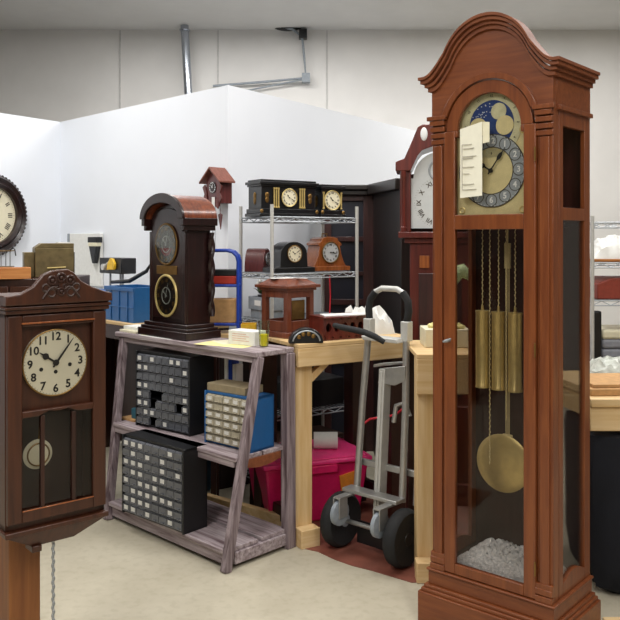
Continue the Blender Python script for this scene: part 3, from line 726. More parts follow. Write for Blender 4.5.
# ------------------------------------------------------------------ bench behind the shelf, blue frame and clutter on it
def bench(name, label, loc, rz, w, d, H, rail, post, cat='workbench', top='pine_x', dark=False):
    t = thing(name, label, cat, loc, rz)
    MB().box(-.0, w, -.0, d, H-.02, H).build('top_board', top, t, .003)
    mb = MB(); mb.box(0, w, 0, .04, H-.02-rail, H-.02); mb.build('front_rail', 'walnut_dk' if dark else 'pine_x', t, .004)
    if dark: MB().box(0, w, d-.052, d-.0405, .05, H-.02).build('back_panel', 'walnut_dk', t, .002)  # added dark panel hides the white wall, stands in for shade
    MB().box(0, w, d-.04, d, H-.02-rail, H-.02).build('back_rail', 'walnut_dk', t, .004)  # rear rail coloured dark to imitate shade under the bench
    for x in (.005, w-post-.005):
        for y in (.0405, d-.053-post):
            MB().box(x, x+post, y, y+post, 0, H-.02).build('leg', 'walnut_dk' if dark or y > .1 or (x > .2 and w == .68) else 'pine', t, .004)  # far legs dark instead of pine: under-bench shade put into the colour
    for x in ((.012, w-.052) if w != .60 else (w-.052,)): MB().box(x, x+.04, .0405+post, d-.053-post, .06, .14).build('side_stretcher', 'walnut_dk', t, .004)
    return t
b3u = Vector((.695, -.719, 0)); b3v = Vector((.719, .695, 0)); b3c = Vector((-1.0, 5.11, 0))
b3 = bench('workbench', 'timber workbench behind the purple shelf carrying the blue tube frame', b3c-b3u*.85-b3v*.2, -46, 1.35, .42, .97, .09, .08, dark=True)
def b3p(s, t_, z=.97): return b3c-b3u*.5-b3v*.2+b3u*s+b3v*t_+Vector((0, 0, z))
# blue tube frame
bf = thing('blue_tube_frame', 'blue bent-tube rack on a pine stand right of the twin-dial clock', 'rack', Vector((-.40, 4.51, .97)), 90)
def hoop(x, y0, y1, z1):
    pts = [(x, y0, 0), (x, y0, z1-.06)]+[(x, y0+.06-.06*math.cos(R(a)), z1-.06+.06*math.sin(R(a))) for a in (30, 60, 90)]
    pts += [(x, y1-.06+.06*math.sin(R(a)), z1-.06+.06*math.cos(R(a))) for a in (0, 30, 60)]+[(x, y1, z1-.06), (x, y1, 0)]
    return pts
MB().tube(hoop(.07, .0, .2, .46), .009, 10).build('hoop', 'bluetube', bf, 0)
MB().tube(hoop(-.07, .0, .2, .46), .009, 10).build('hoop', 'bluetube', bf, 0)
for z in (.05, .265):
    mb = MB(); mb.tube([(-.07, .0, z), (.07, .0, z), (.07, .2, z), (-.07, .2, z)], .008, 8, True)
    for k in range(5): mb.cyl((-.07, .02+.04*k, z), (.07, .02+.04*k, z), .0035, 6)
    mb.build('shelf_rail', 'bluetube', bf, 0)
ro_ = thing('tool_case', 'flat black and red tool case on the blue rack', 'tool case', Vector((-.50, 4.51, .97+.2735)), 0)
MB().box(-.088, .088, -.06, .06, 0, .045).build('case_lower', 'redpl', ro_, .004); MB().box(-.088, .088, -.06, .06, .0455, .08).build('case_lid', 'blackpl', ro_, .004)
o = MB().box(-.085, .085, -.06, .06, 0, .13).build('cardboard_box', 'card', None, .003); put(o, (-.50, 4.51, .97+.0585), 0); tag(o, 'brown cardboard box on the lower tier of the blue rack', 'box')
# blue tote with lid, dark strap, etc. left of the twin-dial clock
tt_ = thing('blue_crate', 'open blue plastic crate left of the twin-dial clock', 'crate', b3p(.37, .03), -46)
mb = MB(); w_, d_, h_ = .34, .24, .22
mb.box(-w_/2, w_/2, 0, d_, 0, .008)
mb.box(-w_/2, w_/2, 0, .01, .008, h_); mb.box(-w_/2, w_/2, d_-.01, d_, .008, h_); mb.box(-w_/2, -w_/2+.01, .01, d_-.01, .008, h_); mb.box(w_/2-.01, w_/2, .01, d_-.01, .008, h_)
mb.box(-w_/2-.008, w_/2+.008, -.008, 0, h_-.025, h_); mb.box(-w_/2, w_/2, -.005, 0, .09, .1)
for x in (-.1, 0, .1): mb.box(x-.006, x+.006, -.006, 0, .008, h_-.025)
mb.build('crate_body', 'bluem', tt_, .002)
bar = thing('dark_bar', 'long black pry bar sloping up over the blue crate', 'bar', b3p(.33, .13, .97+.2215), -46)
mb = MB(); mb.tube([(-.22, 0, .014), (.0, 0, .03), (.2, 0, .10), (.25, 0, .15)], [.012, .014, .012, .005], 10); mb.build('bar_body', 'blackpl', bar, 0)
tab = MB().box(-.17, .17, 0, .19, 0, .012).build('plywood_sheet', 'card', None, .002); put(tab, b3p(.0, .03, .97+.15), -46); tag(tab, 'tan panel lying on dark blue blocks at the bench end', 'panel')
for x, lb in ((-.15, 'dark blue block under the left of the tan panel'), (.11, 'dark blue block under the right of the tan panel')):
    o = MB().box(0, .04, 0, .16, 0, .15).build('block', 'teal', None, .003); put(o, b3p(x, .05), -46); tag(o, lb, 'block', 'blocks under the tan panel')
o = MB().box(0, .14, 0, .1, 0, .10).build('red_box', 'redwire', None, .003); put(o, b3p(-.08, .06), -46); tag(o, 'small red box under the tan panel at bench left', 'box')
bl = MB().box(-.12, .14, 0, .12, 0, .018).build('blue_folder', 'bluepl', None, .002); put(bl, b3p(.0, .05, .97+.1625), -46); tag(bl, 'blue folder lying on the tan panel behind the wall clock', 'folder')
bt = thing('machine_head', 'black bench tool head with a yellow part on silver posts', 'tool', b3p(-.17, .325, .97), -46)
MB().box(-.12, .12, -.06, .08, 0, .02).build('base', 'grey', bt, .003)
for x in (-.08, .06, .09): MB().cyl((x, 0, .02), (x, 0, .28), .008, 10).build('post', 'chrome', bt, 0)
MB().box(-.13, .17, -.06, .06, .28, .39).build('head', 'blackpl', bt, .006)
mb = MB(); mb.prism([(0, .305), (.1, .31), (.11, .35), (.08, .385), (.05, .39), (.02, .36)], -.08, -.06); mb.build('yellow_guard', 'yellow', bt, .004)
mb = MB(); mb.lathe([(0, -.085), (.022, -.085), (.022, -.06), (0, -.06)], (-.045, 0, .325), 'Y', 20); mb.cyl((-.05, -.072, .325), (.02, -.072, .36), .007, 8); mb.build('lever', 'alup', bt, 0)
# white board + brush on the far wall
wlN = Vector((-.72, -.695, 0))
def wallpt(px, py, off=.0):            # on the left partition face
    k = (px-310)/800; d = (Ipt-Opt); a = (k*Opt.y-Opt.x)/(d.x-k*d.y); p = Opt+d*a
    return Vector((p.x, p.y, 1.5-(py-238)*p.y/800))+wlN*off
p0 = wallpt(87, 285); wyaw = math.degrees(math.atan2(-.72, .695))
wb = thing('pegboard_sheet', 'white panel fixed to the partition above the carved crest', 'panel', wallpt(87, 285, .012), wyaw)
MB().box(-.235, .27, -.02, .008, 0, .42).build('sheet', 'white', wb, .003)
MB().box(-.26, -.2355, -.03, .008, .0, .42).build('edge_strip', 'grey', wb, .003)
MB().box(-.26, -.225, -.06, -.0305, .13, .2).build('hinge', 'blackpl', wb, .003)
br = thing('hanging_brush', 'black tapered brush with pale ferrule hanging on the white panel', 'brush', wallpt(101, 238, .056), wyaw)
MB().taper(-.015, .025, -.015, .015, -.2, -.055, .06, -.022, .022, -.065).build('bristles', 'blackpl', br, .003)
MB().box(-.06, .065, -.025, .025, -.065, -.036).build('ferrule', 'cream', br, .003); MB().box(-.068, .07, -.025, .03, -.036, .008).build('stock', 'blackpl', br, .003)

# ------------------------------------------------------------------ cuckoo clock on the partition
ck = thing('cuckoo_clock', 'small red-brown chalet cuckoo clock hanging near the white partition corner', 'cuckoo clock', wallpt(225.5, 204, .004), wyaw)
ck.scale = (.86, .75, .9)
MB().prism([(-.085, 0), (.085, 0), (.085, .17), (0, .245), (-.085, .17)], -.13, -.0).build('case', 'dome', ck, .002)
mb = MB(); 
for sx in (-1, 1):
    mb.prism([(0, .262), (sx*.125, .158), (sx*.125, .144), (0, .246)] if sx > 0 else [(0, .262), (0, .246), (sx*.125, .144), (sx*.125, .158)], -.175, .0)
mb.build('roof', wood('roof_shingle', '#6a382c', '#8d5648', .5), ck, .002)
cv = MB()
for sx in (-1, 1):
    cv.prism([(sx*.075, -.02), (sx*.115, .03), (sx*.095, .07), (sx*.12, .12), (sx*.09, .14), (sx*.07, .09), (sx*.06, .02)][::sx], -.142, -.13)
cv.prism([(-.1, .02), (-.06, -.035), (-.02, -.01), (0, -.05), (.03, -.015), (.07, -.04), (.1, .015), (.06, .03), (-.06, .03)], -.142, -.13)
cv.build('carved_leaves', 'mahog', ck, .002)
disc(MB(), 0, .115, .042, -.137, -.13, 28).build('dial', 'ebon', ck, 0)
numerals(0, .115, -.1376, .033, .013, 'r', True).build('numerals', 'whitedial', ck, 0)
hand(0, .115, -.14, -40, .02, .003).build('hour_hand', 'whitedial', ck, 0); hand(0, .115, -.142, 25, .03, .0025).build('minute_hand', 'whitedial', ck, 0)
mb = MB(); mb.cyl((.05, -.1, -.0), (.055, -.1, -.08), .003, 6); mb.prism([(.03, -.08), (.055, -.07), (.08, -.08), (.07, -.13), (.06, -.185), (.045, -.13)], -.104, -.096); mb.build('pendulum', 'mahog', ck, 0)
for x in (-.05, -.02): MB().cyl((x, -.09, -.0), (x, -.09, -.33), .0025, 6).build('chain', 'chrome', ck, 0)
MB().box(.005, .04, -.148, -.1445, -.05, .045).build('white_tag', 'white', ck, 0)

# ------------------------------------------------------------------ chrome wire rack with mantel clocks
ra = Vector((-.214, 4.5, 0)); ru = Vector((.829, .559, 0)); rv = Vector((-.559, .829, 0))
def rp(s, t_, z): return ra+ru*s+rv*t_+Vector((0, 0, z))
def wire_rack(label, loc, rz, w, d, H, zs, group=None, step=.025):
    t = thing('wire_rack', label, 'wire rack', loc, rz)
    for x in (0, w):
        for y in (0, d): MB().cyl((x, y, 0), (x, y, H), .0105, 14).build('post', 'alup', t, 0)
    for z in zs:
        mb = MB()
        for y in (0, d):
            mb.cyl((0, y, z-.006), (w, y, z-.006), .004, 6); mb.cyl((0, y, z-.032), (w, y, z-.032), .004, 6)
            n = int(w/.05); mb.tube([(w*i/n, y, z-.008 if i % 2 else z-.03) for i in range(n+1)], .0028, 5)
        for x in (0, w):
            mb.cyl((x, 0, z-.006), (x, d, z-.006), .004, 6); mb.cyl((x, 0, z-.032), (x, d, z-.032), .004, 6)
            n = int(d/.05); mb.tube([(x, d*i/n, z-.008 if i % 2 else z-.03) for i in range(n+1)], .0028, 5)
        n = int(w/step)
        for i in range(1, n): mb.cyl((w*i/n, 0, z-.003), (w*i/n, d, z-.003), .0028, 5)
        mb.build('wire_shelf', 'chrome', t, 0)
    return t
wr = wire_rack('chrome wire rack holding black and brown mantel clocks by the partition', ra, 34, .60, .36, 1.69, (1.625, 1.30, 1.03, .50, .12))
Z1, Z2 = 1.6253, 1.3003
def black_mantel(label, loc, rz, w, hh, d, r, cols, plaque):
    t = thing('mantel_clock', label, 'mantel clock', loc, rz, 'mantel clocks on the wire rack')
    b = w/2
    mb = MB(); mb.box(-b-.02, b+.02, -.02, d+.01, 0, .018); mb.box(-b-.012, b+.012, -.012, d+.005, .018, .045); mb.build('base', 'blackgl', t, .002)
    mb = MB(); mb.box(-b, b, 0, d, .045, hh-.04); mb.build('body', 'blackgl', t, .002)
    mb = MB(); mb.box(-b-.008, b+.008, -.010, d+.005, hh-.04, hh-.028); mb.box(-b-.018, b+.018, -.02, d+.01, hh-.028, hh-.012); mb.box(-b-.005, b+.005, -.005, d, hh-.012, hh); mb.build('cornice', 'blackgl', t, .002)
    cz = (.045+hh-.04)/2+.002
    dial(t, 0, cz, -.006, r, 'creamp', 'r', True, (-40, 120), 'brass', .1)
    for x in cols:
        mb = MB(); mb.lathe([(0, .05), (.007, .05), (.007, .058), (.005, .06), (.005, hh-.058), (.007, hh-.056), (.007, hh-.046), (0, hh-.046)], (x, -.007, 0), 'Z', 14); mb.build('column', 'gold', t, 0)
    for x in plaque:
        mb = MB(); mb.ball((x, -.002, cz+.012), .014, (1, .35, 1.2)); mb.ball((x, -.002, cz-.014), .013, (1, .35, 1.5)); mb.build('plaque', 'brassd', t, 0)
    mb = MB(); mb.ball((-b-.001, d*.5, cz+.01), .016, (.3, 1, 1.3)); mb.ball((-b-.001, d*.5, cz-.018), .015, (.3, 1, 1.6)); mb.build('plaque', 'brassd', t, 0)
    for x in (-b-.005, b+.005): MB().ball((x, -.013, .03), .012, (1, .5, 1)).build('foot_ornament', 'brassd', t, 0)
    return t
black_mantel('long black mantel clock with gilt columns on left of top rack shelf', rp(.195, .13, Z1), 34, .375, .215, .15, .049, (-.105, -.09, -.075, .075, .09, .105), (-.15, .15))
black_mantel('shorter black mantel clock with gilt dial on right of top rack shelf', rp(.50, .12, Z1), 34, .145, .2, .13, .056, (-.066, .066), ())
def outline_clock(name, label, loc, rz, half, d, mat, r, cz, face, bez, base_w=None, sidebox=None, grp='mantel clocks on the wire rack', hm=(-50, 60)):
    t = thing(name, label, 'mantel clock', loc, rz, grp)
    MB().prism([(x, z) for x, z in half]+[(-x, z) for x, z in half[::-1] if x > 1e-6], 0, d).build('case', mat, t, .002)
    if base_w: MB().box(-base_w, base_w, -.012, d+.006, 0, .028).build('base', mat, t, .003)
    dial(t, 0, cz, -.005, r, face, 'r', True, hm, bez, .1); return t
half = [(.135, 0), (.135, .026), (.118, .03), (.10, .062), (.085, .10), (.076, .14), (.074, .150), (.088, .156), (.085, .168), (.062, .182), (.058, .196), (.03, .205), (0, .207)]
hc = outline_clock('mantel_clock', 'honey-brown mantel clock with swept sides and silver dial on the rack', rp(.487, .12, Z2), 34, half, .13, 'honey', .06, .112, 'silverw', 'brassd', .145, hm=(90, 100))
MB().tube([(-.02, .06, .205), (-.018, .06, .226), (.018, .06, .226), (.02, .06, .205)], .004, 8).build('carrying_handle', 'brassd', hc, 0)
half = [(.135, 0), (.135, .03), (.095, .034), (.09, .11)]+[(.09*math.cos(R(a)), .11+.068*math.sin(R(a))) for a in (15, 30, 45, 60, 75, 90)]
outline_clock('mantel_clock', 'black round-topped mantel clock with white dial in middle of rack', rp(.188, .06, Z2), 34, half, .12, 'blackgl', .046, .108, 'creamp', 'brassd', .14)
half = [(.07, 0), (.07, .03), (.064, .07), (.055, .10), (.038, .125), (.02, .135), (0, .138)]
outline_clock('mantel_clock', 'reddish dome-shaped mantel clock at far left of the rack shelf', rp(.125, .258, Z2), 74, half, .12, 'dome', .035, .075, 'silverw', 'chrome', None)
o = MB().box(-.12, .62, 0, .015, 0, .93).build('plywood_sheet', plain('under_bench_shade_board', '#2b1d18', .8), None, .002); put(o, rp(0, .405, 0), 34); tag(o, 'added dark board standing in for shade below the bench, behind the wire rack', 'board')  # dark sheet added over the white wall to imitate under-bench shade
# dark goods on the low rack tiers
o = MB().box(0, .42, 0, .25, 0, .16).build('dark_crate', 'blackpl', None, .004); put(o, rp(.12, .05, .5003), 34); tag(o, 'black crate on a low tier of the wire rack under the bench', 'crate')
o = MB().box(0, .46, 0, .26, 0, .2).build('brown_box', plain('dull_brown', '#4a3228', .8), None, .004); put(o, rp(.08, .05, .1203), 34); tag(o, 'dull brown box on the lowest tier of the wire rack', 'box')
o = MB().tube([(0, 0, 0), (.005, .005, .12), (0, 0, .24)], .004, 8).build('power_cable', 'redwire', None, 0); put(o, rp(.44, .06, 1.033)); tag(o, 'short red cable standing on the third rack tier', 'cable')

# ------------------------------------------------------------------ pine bench right of the shelf and its goods
A1 = Vector((-.055, 3.87, 0)); B1 = 30; bu = Vector((.866, .5, 0)); bv = Vector((-.5, .866, 0))
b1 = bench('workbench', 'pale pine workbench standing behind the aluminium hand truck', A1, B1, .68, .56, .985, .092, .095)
MB().box(.0, .105, -.03, .04, 0, .09).build('foot_block', 'pine_x', b1, .004)
mb = MB(); mb.beam((.09, .06, .80), (.20, .06, .89), .035, .04, (0, 1, 0)); mb.build('corner_brace', 'pine', b1, .003)
def b1p(s, t_, z=.985): return A1+bu*s+bv*t_+Vector((0, 0, z))
# wooden clock case with window openings
wk = thing('clock_case', 'empty brown wooden clock case with window openings and stepped roof', 'clock case', Vector((-.118, 4.235, .985)), 46)
k = .098
mb = MB(); mb.box(-k-.015, k+.015, -k-.015, k+.015, 0, .03); mb.build('base', 'case', wk, .003)
mb = MB()
for x in (-k, k-.03):
    for y_ in (-k, k-.03): mb.box(x, x+.03, y_, y_+.03, .03, .24)
for a, b, c, d in ((-k+.03, k-.03, -k, -k+.015), (-k+.03, k-.03, k-.015, k), (-k, -k+.015, -k+.03, k-.03), (k-.015, k, -k+.03, k-.03)):
    mb.box(a, b, c, d, .03, .085); mb.box(a, b, c, d, .205, .24)
mb.build('frame', 'case', wk, .002)
mb = MB(); mb.box(-k-.01, k+.01, -k-.01, k+.01, .24, .255); mb.box(-k-.026, k+.026, -k-.026, k+.026, .255, .27); mb.taper(-k-.015, k+.015, -k-.015, k+.015, .27, -k+.03, k-.03, -k+.03, k-.03, .302)
mb.build('roof', 'case', wk, .002)
MB().box(-.045, .05, -k+.02, -k+.025, .09, .19).build('brass_panel', 'brassd', wk, .002)
o = MB().hexa([Vector(p) for p in ((-.10,-.009,0),(.10,-.009,.003),(.10,.009,.003),(-.10,.009,0),(-.10,-.009,.002),(.10,-.009,.005),(.10,.009,.005),(-.10,.009,.002))]).build('ruler', 'white', None, 0)
put(o, wk.location+Vector((.035, -.02, .3025)), -50); tag(o, 'white ruler lying across the roof of the wooden case', 'ruler')
o = MB().box(-.06, .06, -.03, .03, 0, .002).build('paper_slip', 'white', None, 0); put(o, wk.location+Vector((-.03, -.02, .3025)), 20); tag(o, 'white paper slip on the roof of the wooden case', 'paper')
# rack with round holes
hs = thing('holed_stand', 'reddish wooden stand with round holes on the pine bench', 'stand', b1p(.17, .05), 30)
mb = MB(); n = 5; wv_ = .40; zt = .115
cxs = [.0315+.048*i for i in range(n)]
for i, cx in enumerate(cxs):
    x0, x1 = cx-.024, cx+.024
    sq = []
    for a in range(0, 360, 15):
        c, s_ = math.cos(R(a)), math.sin(R(a)); m_ = max(abs(c)/.024, abs(s_)/.05); sq.append((cx+c/m_, .06+s_/m_))
    ci = [(cx+.0165*math.cos(R(a)), .064+.023*math.sin(R(a))) for a in range(0, 360, 15)]
    rings = [mb.ring([(p[0], 0, p[1]), (q[0], 0, q[1]), (q[0], .02, q[1]), (p[0], .02, p[1])]) for p, q in zip(sq, ci)]
    mb.skin(rings, True, smooth=False)
mb.box(.0075, .2475, 0, .02, 0, .01); mb.build('front_board', 'mahog', hs, 0)
MB().box(.0, .255, -.02, .15, .1105, .12).build('top_plate', 'mahog', hs, .003)
MB().box(.0075, .2475, .13, .145, 0, .11).build('back_board', 'mahog_dk', hs, 0)
for x in (.0, .248): MB().box(x, x+.007, 0, .145, 0, .11).build('end_board', 'mahog', hs, 0)
o = MB().hexa([Vector(p) for p in ((.01,0,.0),(.23,-.01,.0),(.25,.09,.0),(.03,.11,.0),(.01,0,.004),(.23,-.01,.004),(.25,.09,.004),(.03,.11,.004))]).build('paper_sheet', 'white', None, 0)
put(o, hs.location+Vector((.0, .01, .1205)), 24); tag(o, 'white papers lying on top of the holed wooden stand', 'paper')
# black bezel dome
bz = thing('dome_clock', 'black domed clock part with chrome rim beside the drink glass', 'clock part', b1p(.06, .035, .985), 10)
mb = MB(); mb.prism(arc(0, .0, .085, 0, 180, 30, .075), -.02, .03); mb.build('dome', 'blackgl', bz, .004)
mb = MB(); mb.tube([(x, -.022, z+.003) for x, z in arc(0, .0, .068, 8, 172, 24, .058)], .004, 8); mb.build('rim', 'chrome', bz, 0)
mb = MB()
for a in (40, 75, 110, 145): mb.ball((.045*math.cos(R(a)), -.021, .012+.035*math.sin(R(a))), .011, (1, .4, 1))
mb.build('inset', 'brassd', bz, 0)
# flower pot with grey tray, yellow tray
gy = thing('grey_drawer', 'grey plastic drawer with white label on the third rack tier', 'drawer', rp(-.05, -.02, 0)+Vector((0, 0, 0)), 10)
gy.location = b3p(.98, .11, .97); gy.rotation_euler = (0, 0, R(-5))
gy.location = (-.40, 4.40, .97)
st = thing('side_table', 'small pine stand under the blue bent-tube rack', 'stand', (0, 0, 0), 0)
MB().box(-.615, -.30, 4.42, 4.60, .945, .97).build('top', 'pine_x', st, .003)
for x in (-.55, -.335):
    for y_ in (4.43, 4.56): MB().box(x, x+.03, y_, y_+.03, 0, .945).build('leg', 'walnut_dk', st, .002)
gy.location = rp(.078, .19, 1.0303); gy.rotation_euler = (0, 0, R(-56))
mb = MB(); mb.box(-.11, .11, -.06, .06, .05, .056); mb.box(-.11, .11, -.06, -.054, .056, .125); mb.box(-.11, .11, .054, .06, .056, .125); mb.box(-.11, -.104, -.054, .054, .056, .125); mb.box(.104, .11, -.054, .054, .056, .125); mb.box(-.1, .1, -.05, .05, 0, .05)
mb.build('drawer_body', 'grey', gy, .002); MB().box(-.035, .035, -.0618, -.06, .075, .105).build('label', 'white', gy, 0)
pl = thing('small_plant', 'little leafy green plant with white petals in the grey drawer', 'plant', rp(.078, .215, 1.0868), 0)
MB().lathe([(0, 0), (.03, 0), (.04, .08), (0, .08)], n=16).build('pot', 'blackpl', pl, 0)
mb = MB(); rnd = random.Random(3)
for i in range(42):
    a = rnd.uniform(0, 2*PI); e = rnd.uniform(.2, 1.2); l = rnd.uniform(.05, .1); b = Vector((0, 0, .08)); d = Vector((math.cos(a)*math.cos(e), .6*math.sin(a)*math.cos(e), math.sin(e))); sd = d.cross(Vector((0, 0, 1))).normalized()*.013
    m1 = b+d*l*.6; v = [mb.bm.verts.new(p) for p in (b, m1-sd, b+d*l+Vector((0, 0, -.01)), m1+sd)]; mb.face(v)
mb.build('leaves', 'green', pl, 0)
mb = MB()
for i in range(7): a = rnd.uniform(0, 2*PI); mb.ball((.05*math.cos(a), .03*math.sin(a), .13+rnd.uniform(0, .03)), .012)
mb.build('petals', 'white', pl, 0)
yt = thing('yellow_tray', 'yellow tray on the small pine stand behind the paper box', 'tray', (-.285, 4.10, .97), -10)
yt.location = sp(.16, .405, .97)
yt.location = (-.352, 4.50, .97); yt.rotation_euler = (0, 0, 0)
mb = MB(); mb.box(-.033, .05, -.05, .05, 0, .006); mb.box(-.033, .05, -.05, -.045, .006, .05); mb.box(-.033, .05, .045, .05, .006, .05); mb.box(-.033, -.028, -.045, .045, .006, .05); mb.box(.045, .05, -.045, .045, .006, .05); mb.build('tray_body', 'yellow', yt, .001)
# papers, yellow parts, black bag behind the hand truck
o = crumple(MB(), 0, .24, 0, .24, 0, .15, 12, 11).build('plastic_bag', 'white', None, 0); put(o, b1p(.435, .12), 30); tag(o, 'crumpled white plastic bag on the pine bench behind the hand truck', 'bag')
py_ = thing('parts_tray', 'cream tray of yellow parts on the bench behind the tall clock', 'tray', Vector((.535, 3.72, .99)), 0)
MB().box(0, .21, 0, .18, 0, .085).build('tray_body', 'cream', py_, .004)
mb = MB(); rnd = random.Random(9)
for i in range(40): mb.ball((rnd.uniform(.02, .19), rnd.uniform(.02, .16), .085+.008), rnd.uniform(.008, .014), (1, 1, .8), 6)
o = mb.build('brass_parts', 'yellowp', py_, 0); o['kind'] = 'stuff'

# ------------------------------------------------------------------ under the benches
tub = thing('storage_tub', 'magenta plastic storage tub with lid under the pine bench', 'tub', P(310, 440, 4.33)*0+Vector((.02, 4.42, 0)), 20)
tub.location = (-.02, 4.37, 0)
mb = MB(); mb.taper(-.25, .25, -.15, .15, 0, -.29, .29, -.19, .19, .31); mb.build('body', 'pink', tub, .012)
mb = MB(); mb.box(-.305, .305, -.205, .205, .3105, .335); mb.taper(-.29, .29, -.19, .19, .335, -.26, .26, -.165, .165, .352); mb.build('lid', 'pinklid', tub, .008)
mb = MB(); mb.box(-.1, .1, -.212, -.185, .27, .31); mb.build('handle', 'pink', tub, .004)
MB().hexa([Vector(p) for p in ((.13,-.19,.16),(.22,-.19,.18),(.22,-.18,.18),(.13,-.18,.16),(.12,-.193,.24),(.21,-.193,.26),(.21,-.182,.26),(.12,-.182,.24))]).build('sticker', 'orange', tub, 0)
tb2 = thing('storage_tub', 'dark teal storage bin under the bench behind the purple shelf', 'tub', (-.56, 4.62, 0), -40)
tb2.location = (-.815, 4.80, 0)
mb = MB(); mb.taper(-.2, .2, -.12, .12, 0, -.23, .23, -.14, .14, .38); mb.build('body', 'teal', tb2, .01); MB().box(-.24, .24, -.15, .15, .38, .405).build('lid', 'blackpl', tb2, .006)
p1, p2 = P(196, 508, 4.46), P(287, 533, 4.06)
fl = MB().beam((p1.x, p1.y, .045), (p2.x, p2.y, .045), .04, .09).build('floor_beam', 'pine_x', None, .003); tag(fl, 'pine timber lying on the floor behind the purple shelf', 'timber')
crd = thing('red_cable', 'red cable looping behind the hand truck under the pine bench', 'cable', (0, 0, 0))
pts = [P(362, 425, 4.0), P(370, 419, 4.02), P(385, 417, 4.05), P(395, 415, 4.05), P(408, 405, 4.03), P(416, 402, 4.0)]
crd.location = pts[0]-Vector((0, 0, 0)); MB().tube([p-pts[0] for p in pts], .006, 8).build('cord', 'redwire', crd, 0)
rl = thing('paper_roll', 'white paper roll lying on the magenta tub lid', 'roll', (0, 0, 0))
dk = MB().box(0, .085, 0, .12, 0, .25).build('dark_box', plain('dark_brown_box', '#33251f', .8), None, .004); put(dk, (.395, 4.37, 0), 0); tag(dk, 'small dark brown box on the floor right of the magenta tub', 'box')
rl.location = (.02, 4.36, .3975)
MB().lathe([(.012, 0), (.045, 0), (.045, .13), (.012, .13)], (0, 0, 0), 'X', 24).build('roll_body', 'white', rl, 0)
cw = MB()
for k in range(10): cw.torus((0, 0, .0055+.0095*k), .045-.0008*k, .005, 'Z', 28, 6)
cw = cw.build('copper_coil', 'copper', None, 0); put(cw, (.50, 4.52-.0, .30), 0); cw.location = (.4375, 4.43, .2503); tag(cw, 'coil of copper wire on the small dark brown box', 'wire coil')

# ------------------------------------------------------------------ second bench, right of the hand truck
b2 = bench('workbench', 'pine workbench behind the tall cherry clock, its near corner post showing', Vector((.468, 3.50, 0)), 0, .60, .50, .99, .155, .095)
MB().box(-.005, .10, -.03, .0400, 0, .09).build('foot_block', 'pine_x', b2, .004)
o = MB().box(0, .3, 0, .2, 0, .07).build('white_box', 'white', None, .004); put(o, (.755, 3.60, .99), 4); tag(o, 'white box on the bench seen through the tall clock glass', 'box')
gp = thing('green_lamp', 'green curved desk object seen through the tall clock side glass', 'desk lamp', (.82, 3.93, .99), 0)
MB().lathe([(0, 0), (.06, 0), (.06, .02), (0, .02)], n=20).build('base', 'palegreen', gp, 0)
MB().tube([(0, 0, .02), (0, 0, .22), (-.02, 0, .31), (-.07, 0, .35), (-.12, 0, .32)], [.012, .012, .02, .035, .045], 12).build('arm', 'palegreen', gp, 0)

# ------------------------------------------------------------------ aluminium hand truck
ht = thing('hand_truck', 'aluminium convertible hand truck with black tyres standing before the pine bench', 'hand truck', Vector((.288, 3.772, 0)), -42)
def lean(z): return .06+.085*(z-.25)
def hp(x, z, dy=0): return Vector((x, lean(z)+dy, z))
for sx in (-1, 1):
    x = sx*.185
    wh = MB().lathe([(.06, -.03), (.115, -.034), (.128, -.022), (.132, 0), (.128, .022), (.115, .034), (.06, .03)], (x, 0, .1325), 'X', 40).build('wheel', 'rubber', ht, 0)
    MB().lathe([(0, -.032), (.03, -.032), (.034, -.02), (.062, -.018), (.062, .018), (.034, .02), (.03, .032), (0, .032)], (x, 0, .1325), 'X', 28).build('hub', 'grey' if sx < 0 else 'blackpl', wh, 0)
    MB().tube([hp(sx*.135, .27), hp(sx*.128, .7), hp(sx*.112, 1.05)], .017, 14).build('upright_tube', 'alu', ht, 0)
    fk = MB(); fk.box(sx*.118-.02, sx*.118-.014, -.115, -.055, .18, .275); fk.box(sx*.118+.014, sx*.118+.02, -.115, -.055, .18, .275); fk.box(sx*.118-.02, sx*.118+.02, -.11, .06, .268, .278)
    cs = fk.build('caster', 'alu', ht, .001)
    MB().lathe([(0, -.012), (.045, -.013), (.058, -.01), (.058, .01), (.045, .013), (0, .012)], (sx*.118, -.09, .20), 'X', 28).build('caster_wheel', 'grey', cs, 0)
MB().cyl((-.215, 0, .1325), (.215, 0, .1325), .011, 14).build('axle', 'alu', ht, 0)
mb = MB(); mb.box(-.16, .16, -.022, .05, .2785, .296); mb.build('cross_bar', 'alu', ht, .003); MB().box(-.17, .21, .095, .115, .385, .415).build('cross_bar', 'alu', ht, .003)
mb = MB(); mb.beam(hp(0, .15, .01), hp(0, .87), .034, .058, (0, 1, 0)); mb.beam(hp(0, .15, -.012), hp(0, .86, -.02), .012, .03, (0, 1, 0)); mb.build('centre_channel', 'alup', ht, .003)
mb = MB(); mb.prism([(-.03, .80), (.0, .875), (.13, .90), (.13, .83), (.07, .80)], -.012, .0, Matrix.Translation((0, lean(.85)-.01, 0))); mb.build('gusset', 'alu', ht, .003)
for x in (.17, .185): MB().tube([hp(x, .25, .05), hp(x, .95, .05)], .008, 10).build('cart_rail', 'alu', ht, 0)
mb = MB(); mb.box(-.11, .11, .03, .038, .03, .14); mb.build('toe_plate', 'blackpl', ht, .002)
mb = MB(); mb.tube([hp(-.09, .87, .03), hp(-.03, .885, .03), hp(.1, .905, .03)], .008, 8); mb.build('brace', 'alu', ht, 0); mb = MB(); mb.tube([hp(.05, .62, .02), hp(.06, .70, .02), hp(.11, .72, .02), hp(.14, .66, .02)], .012, 10); mb.build('brace', 'alu', ht, 0)
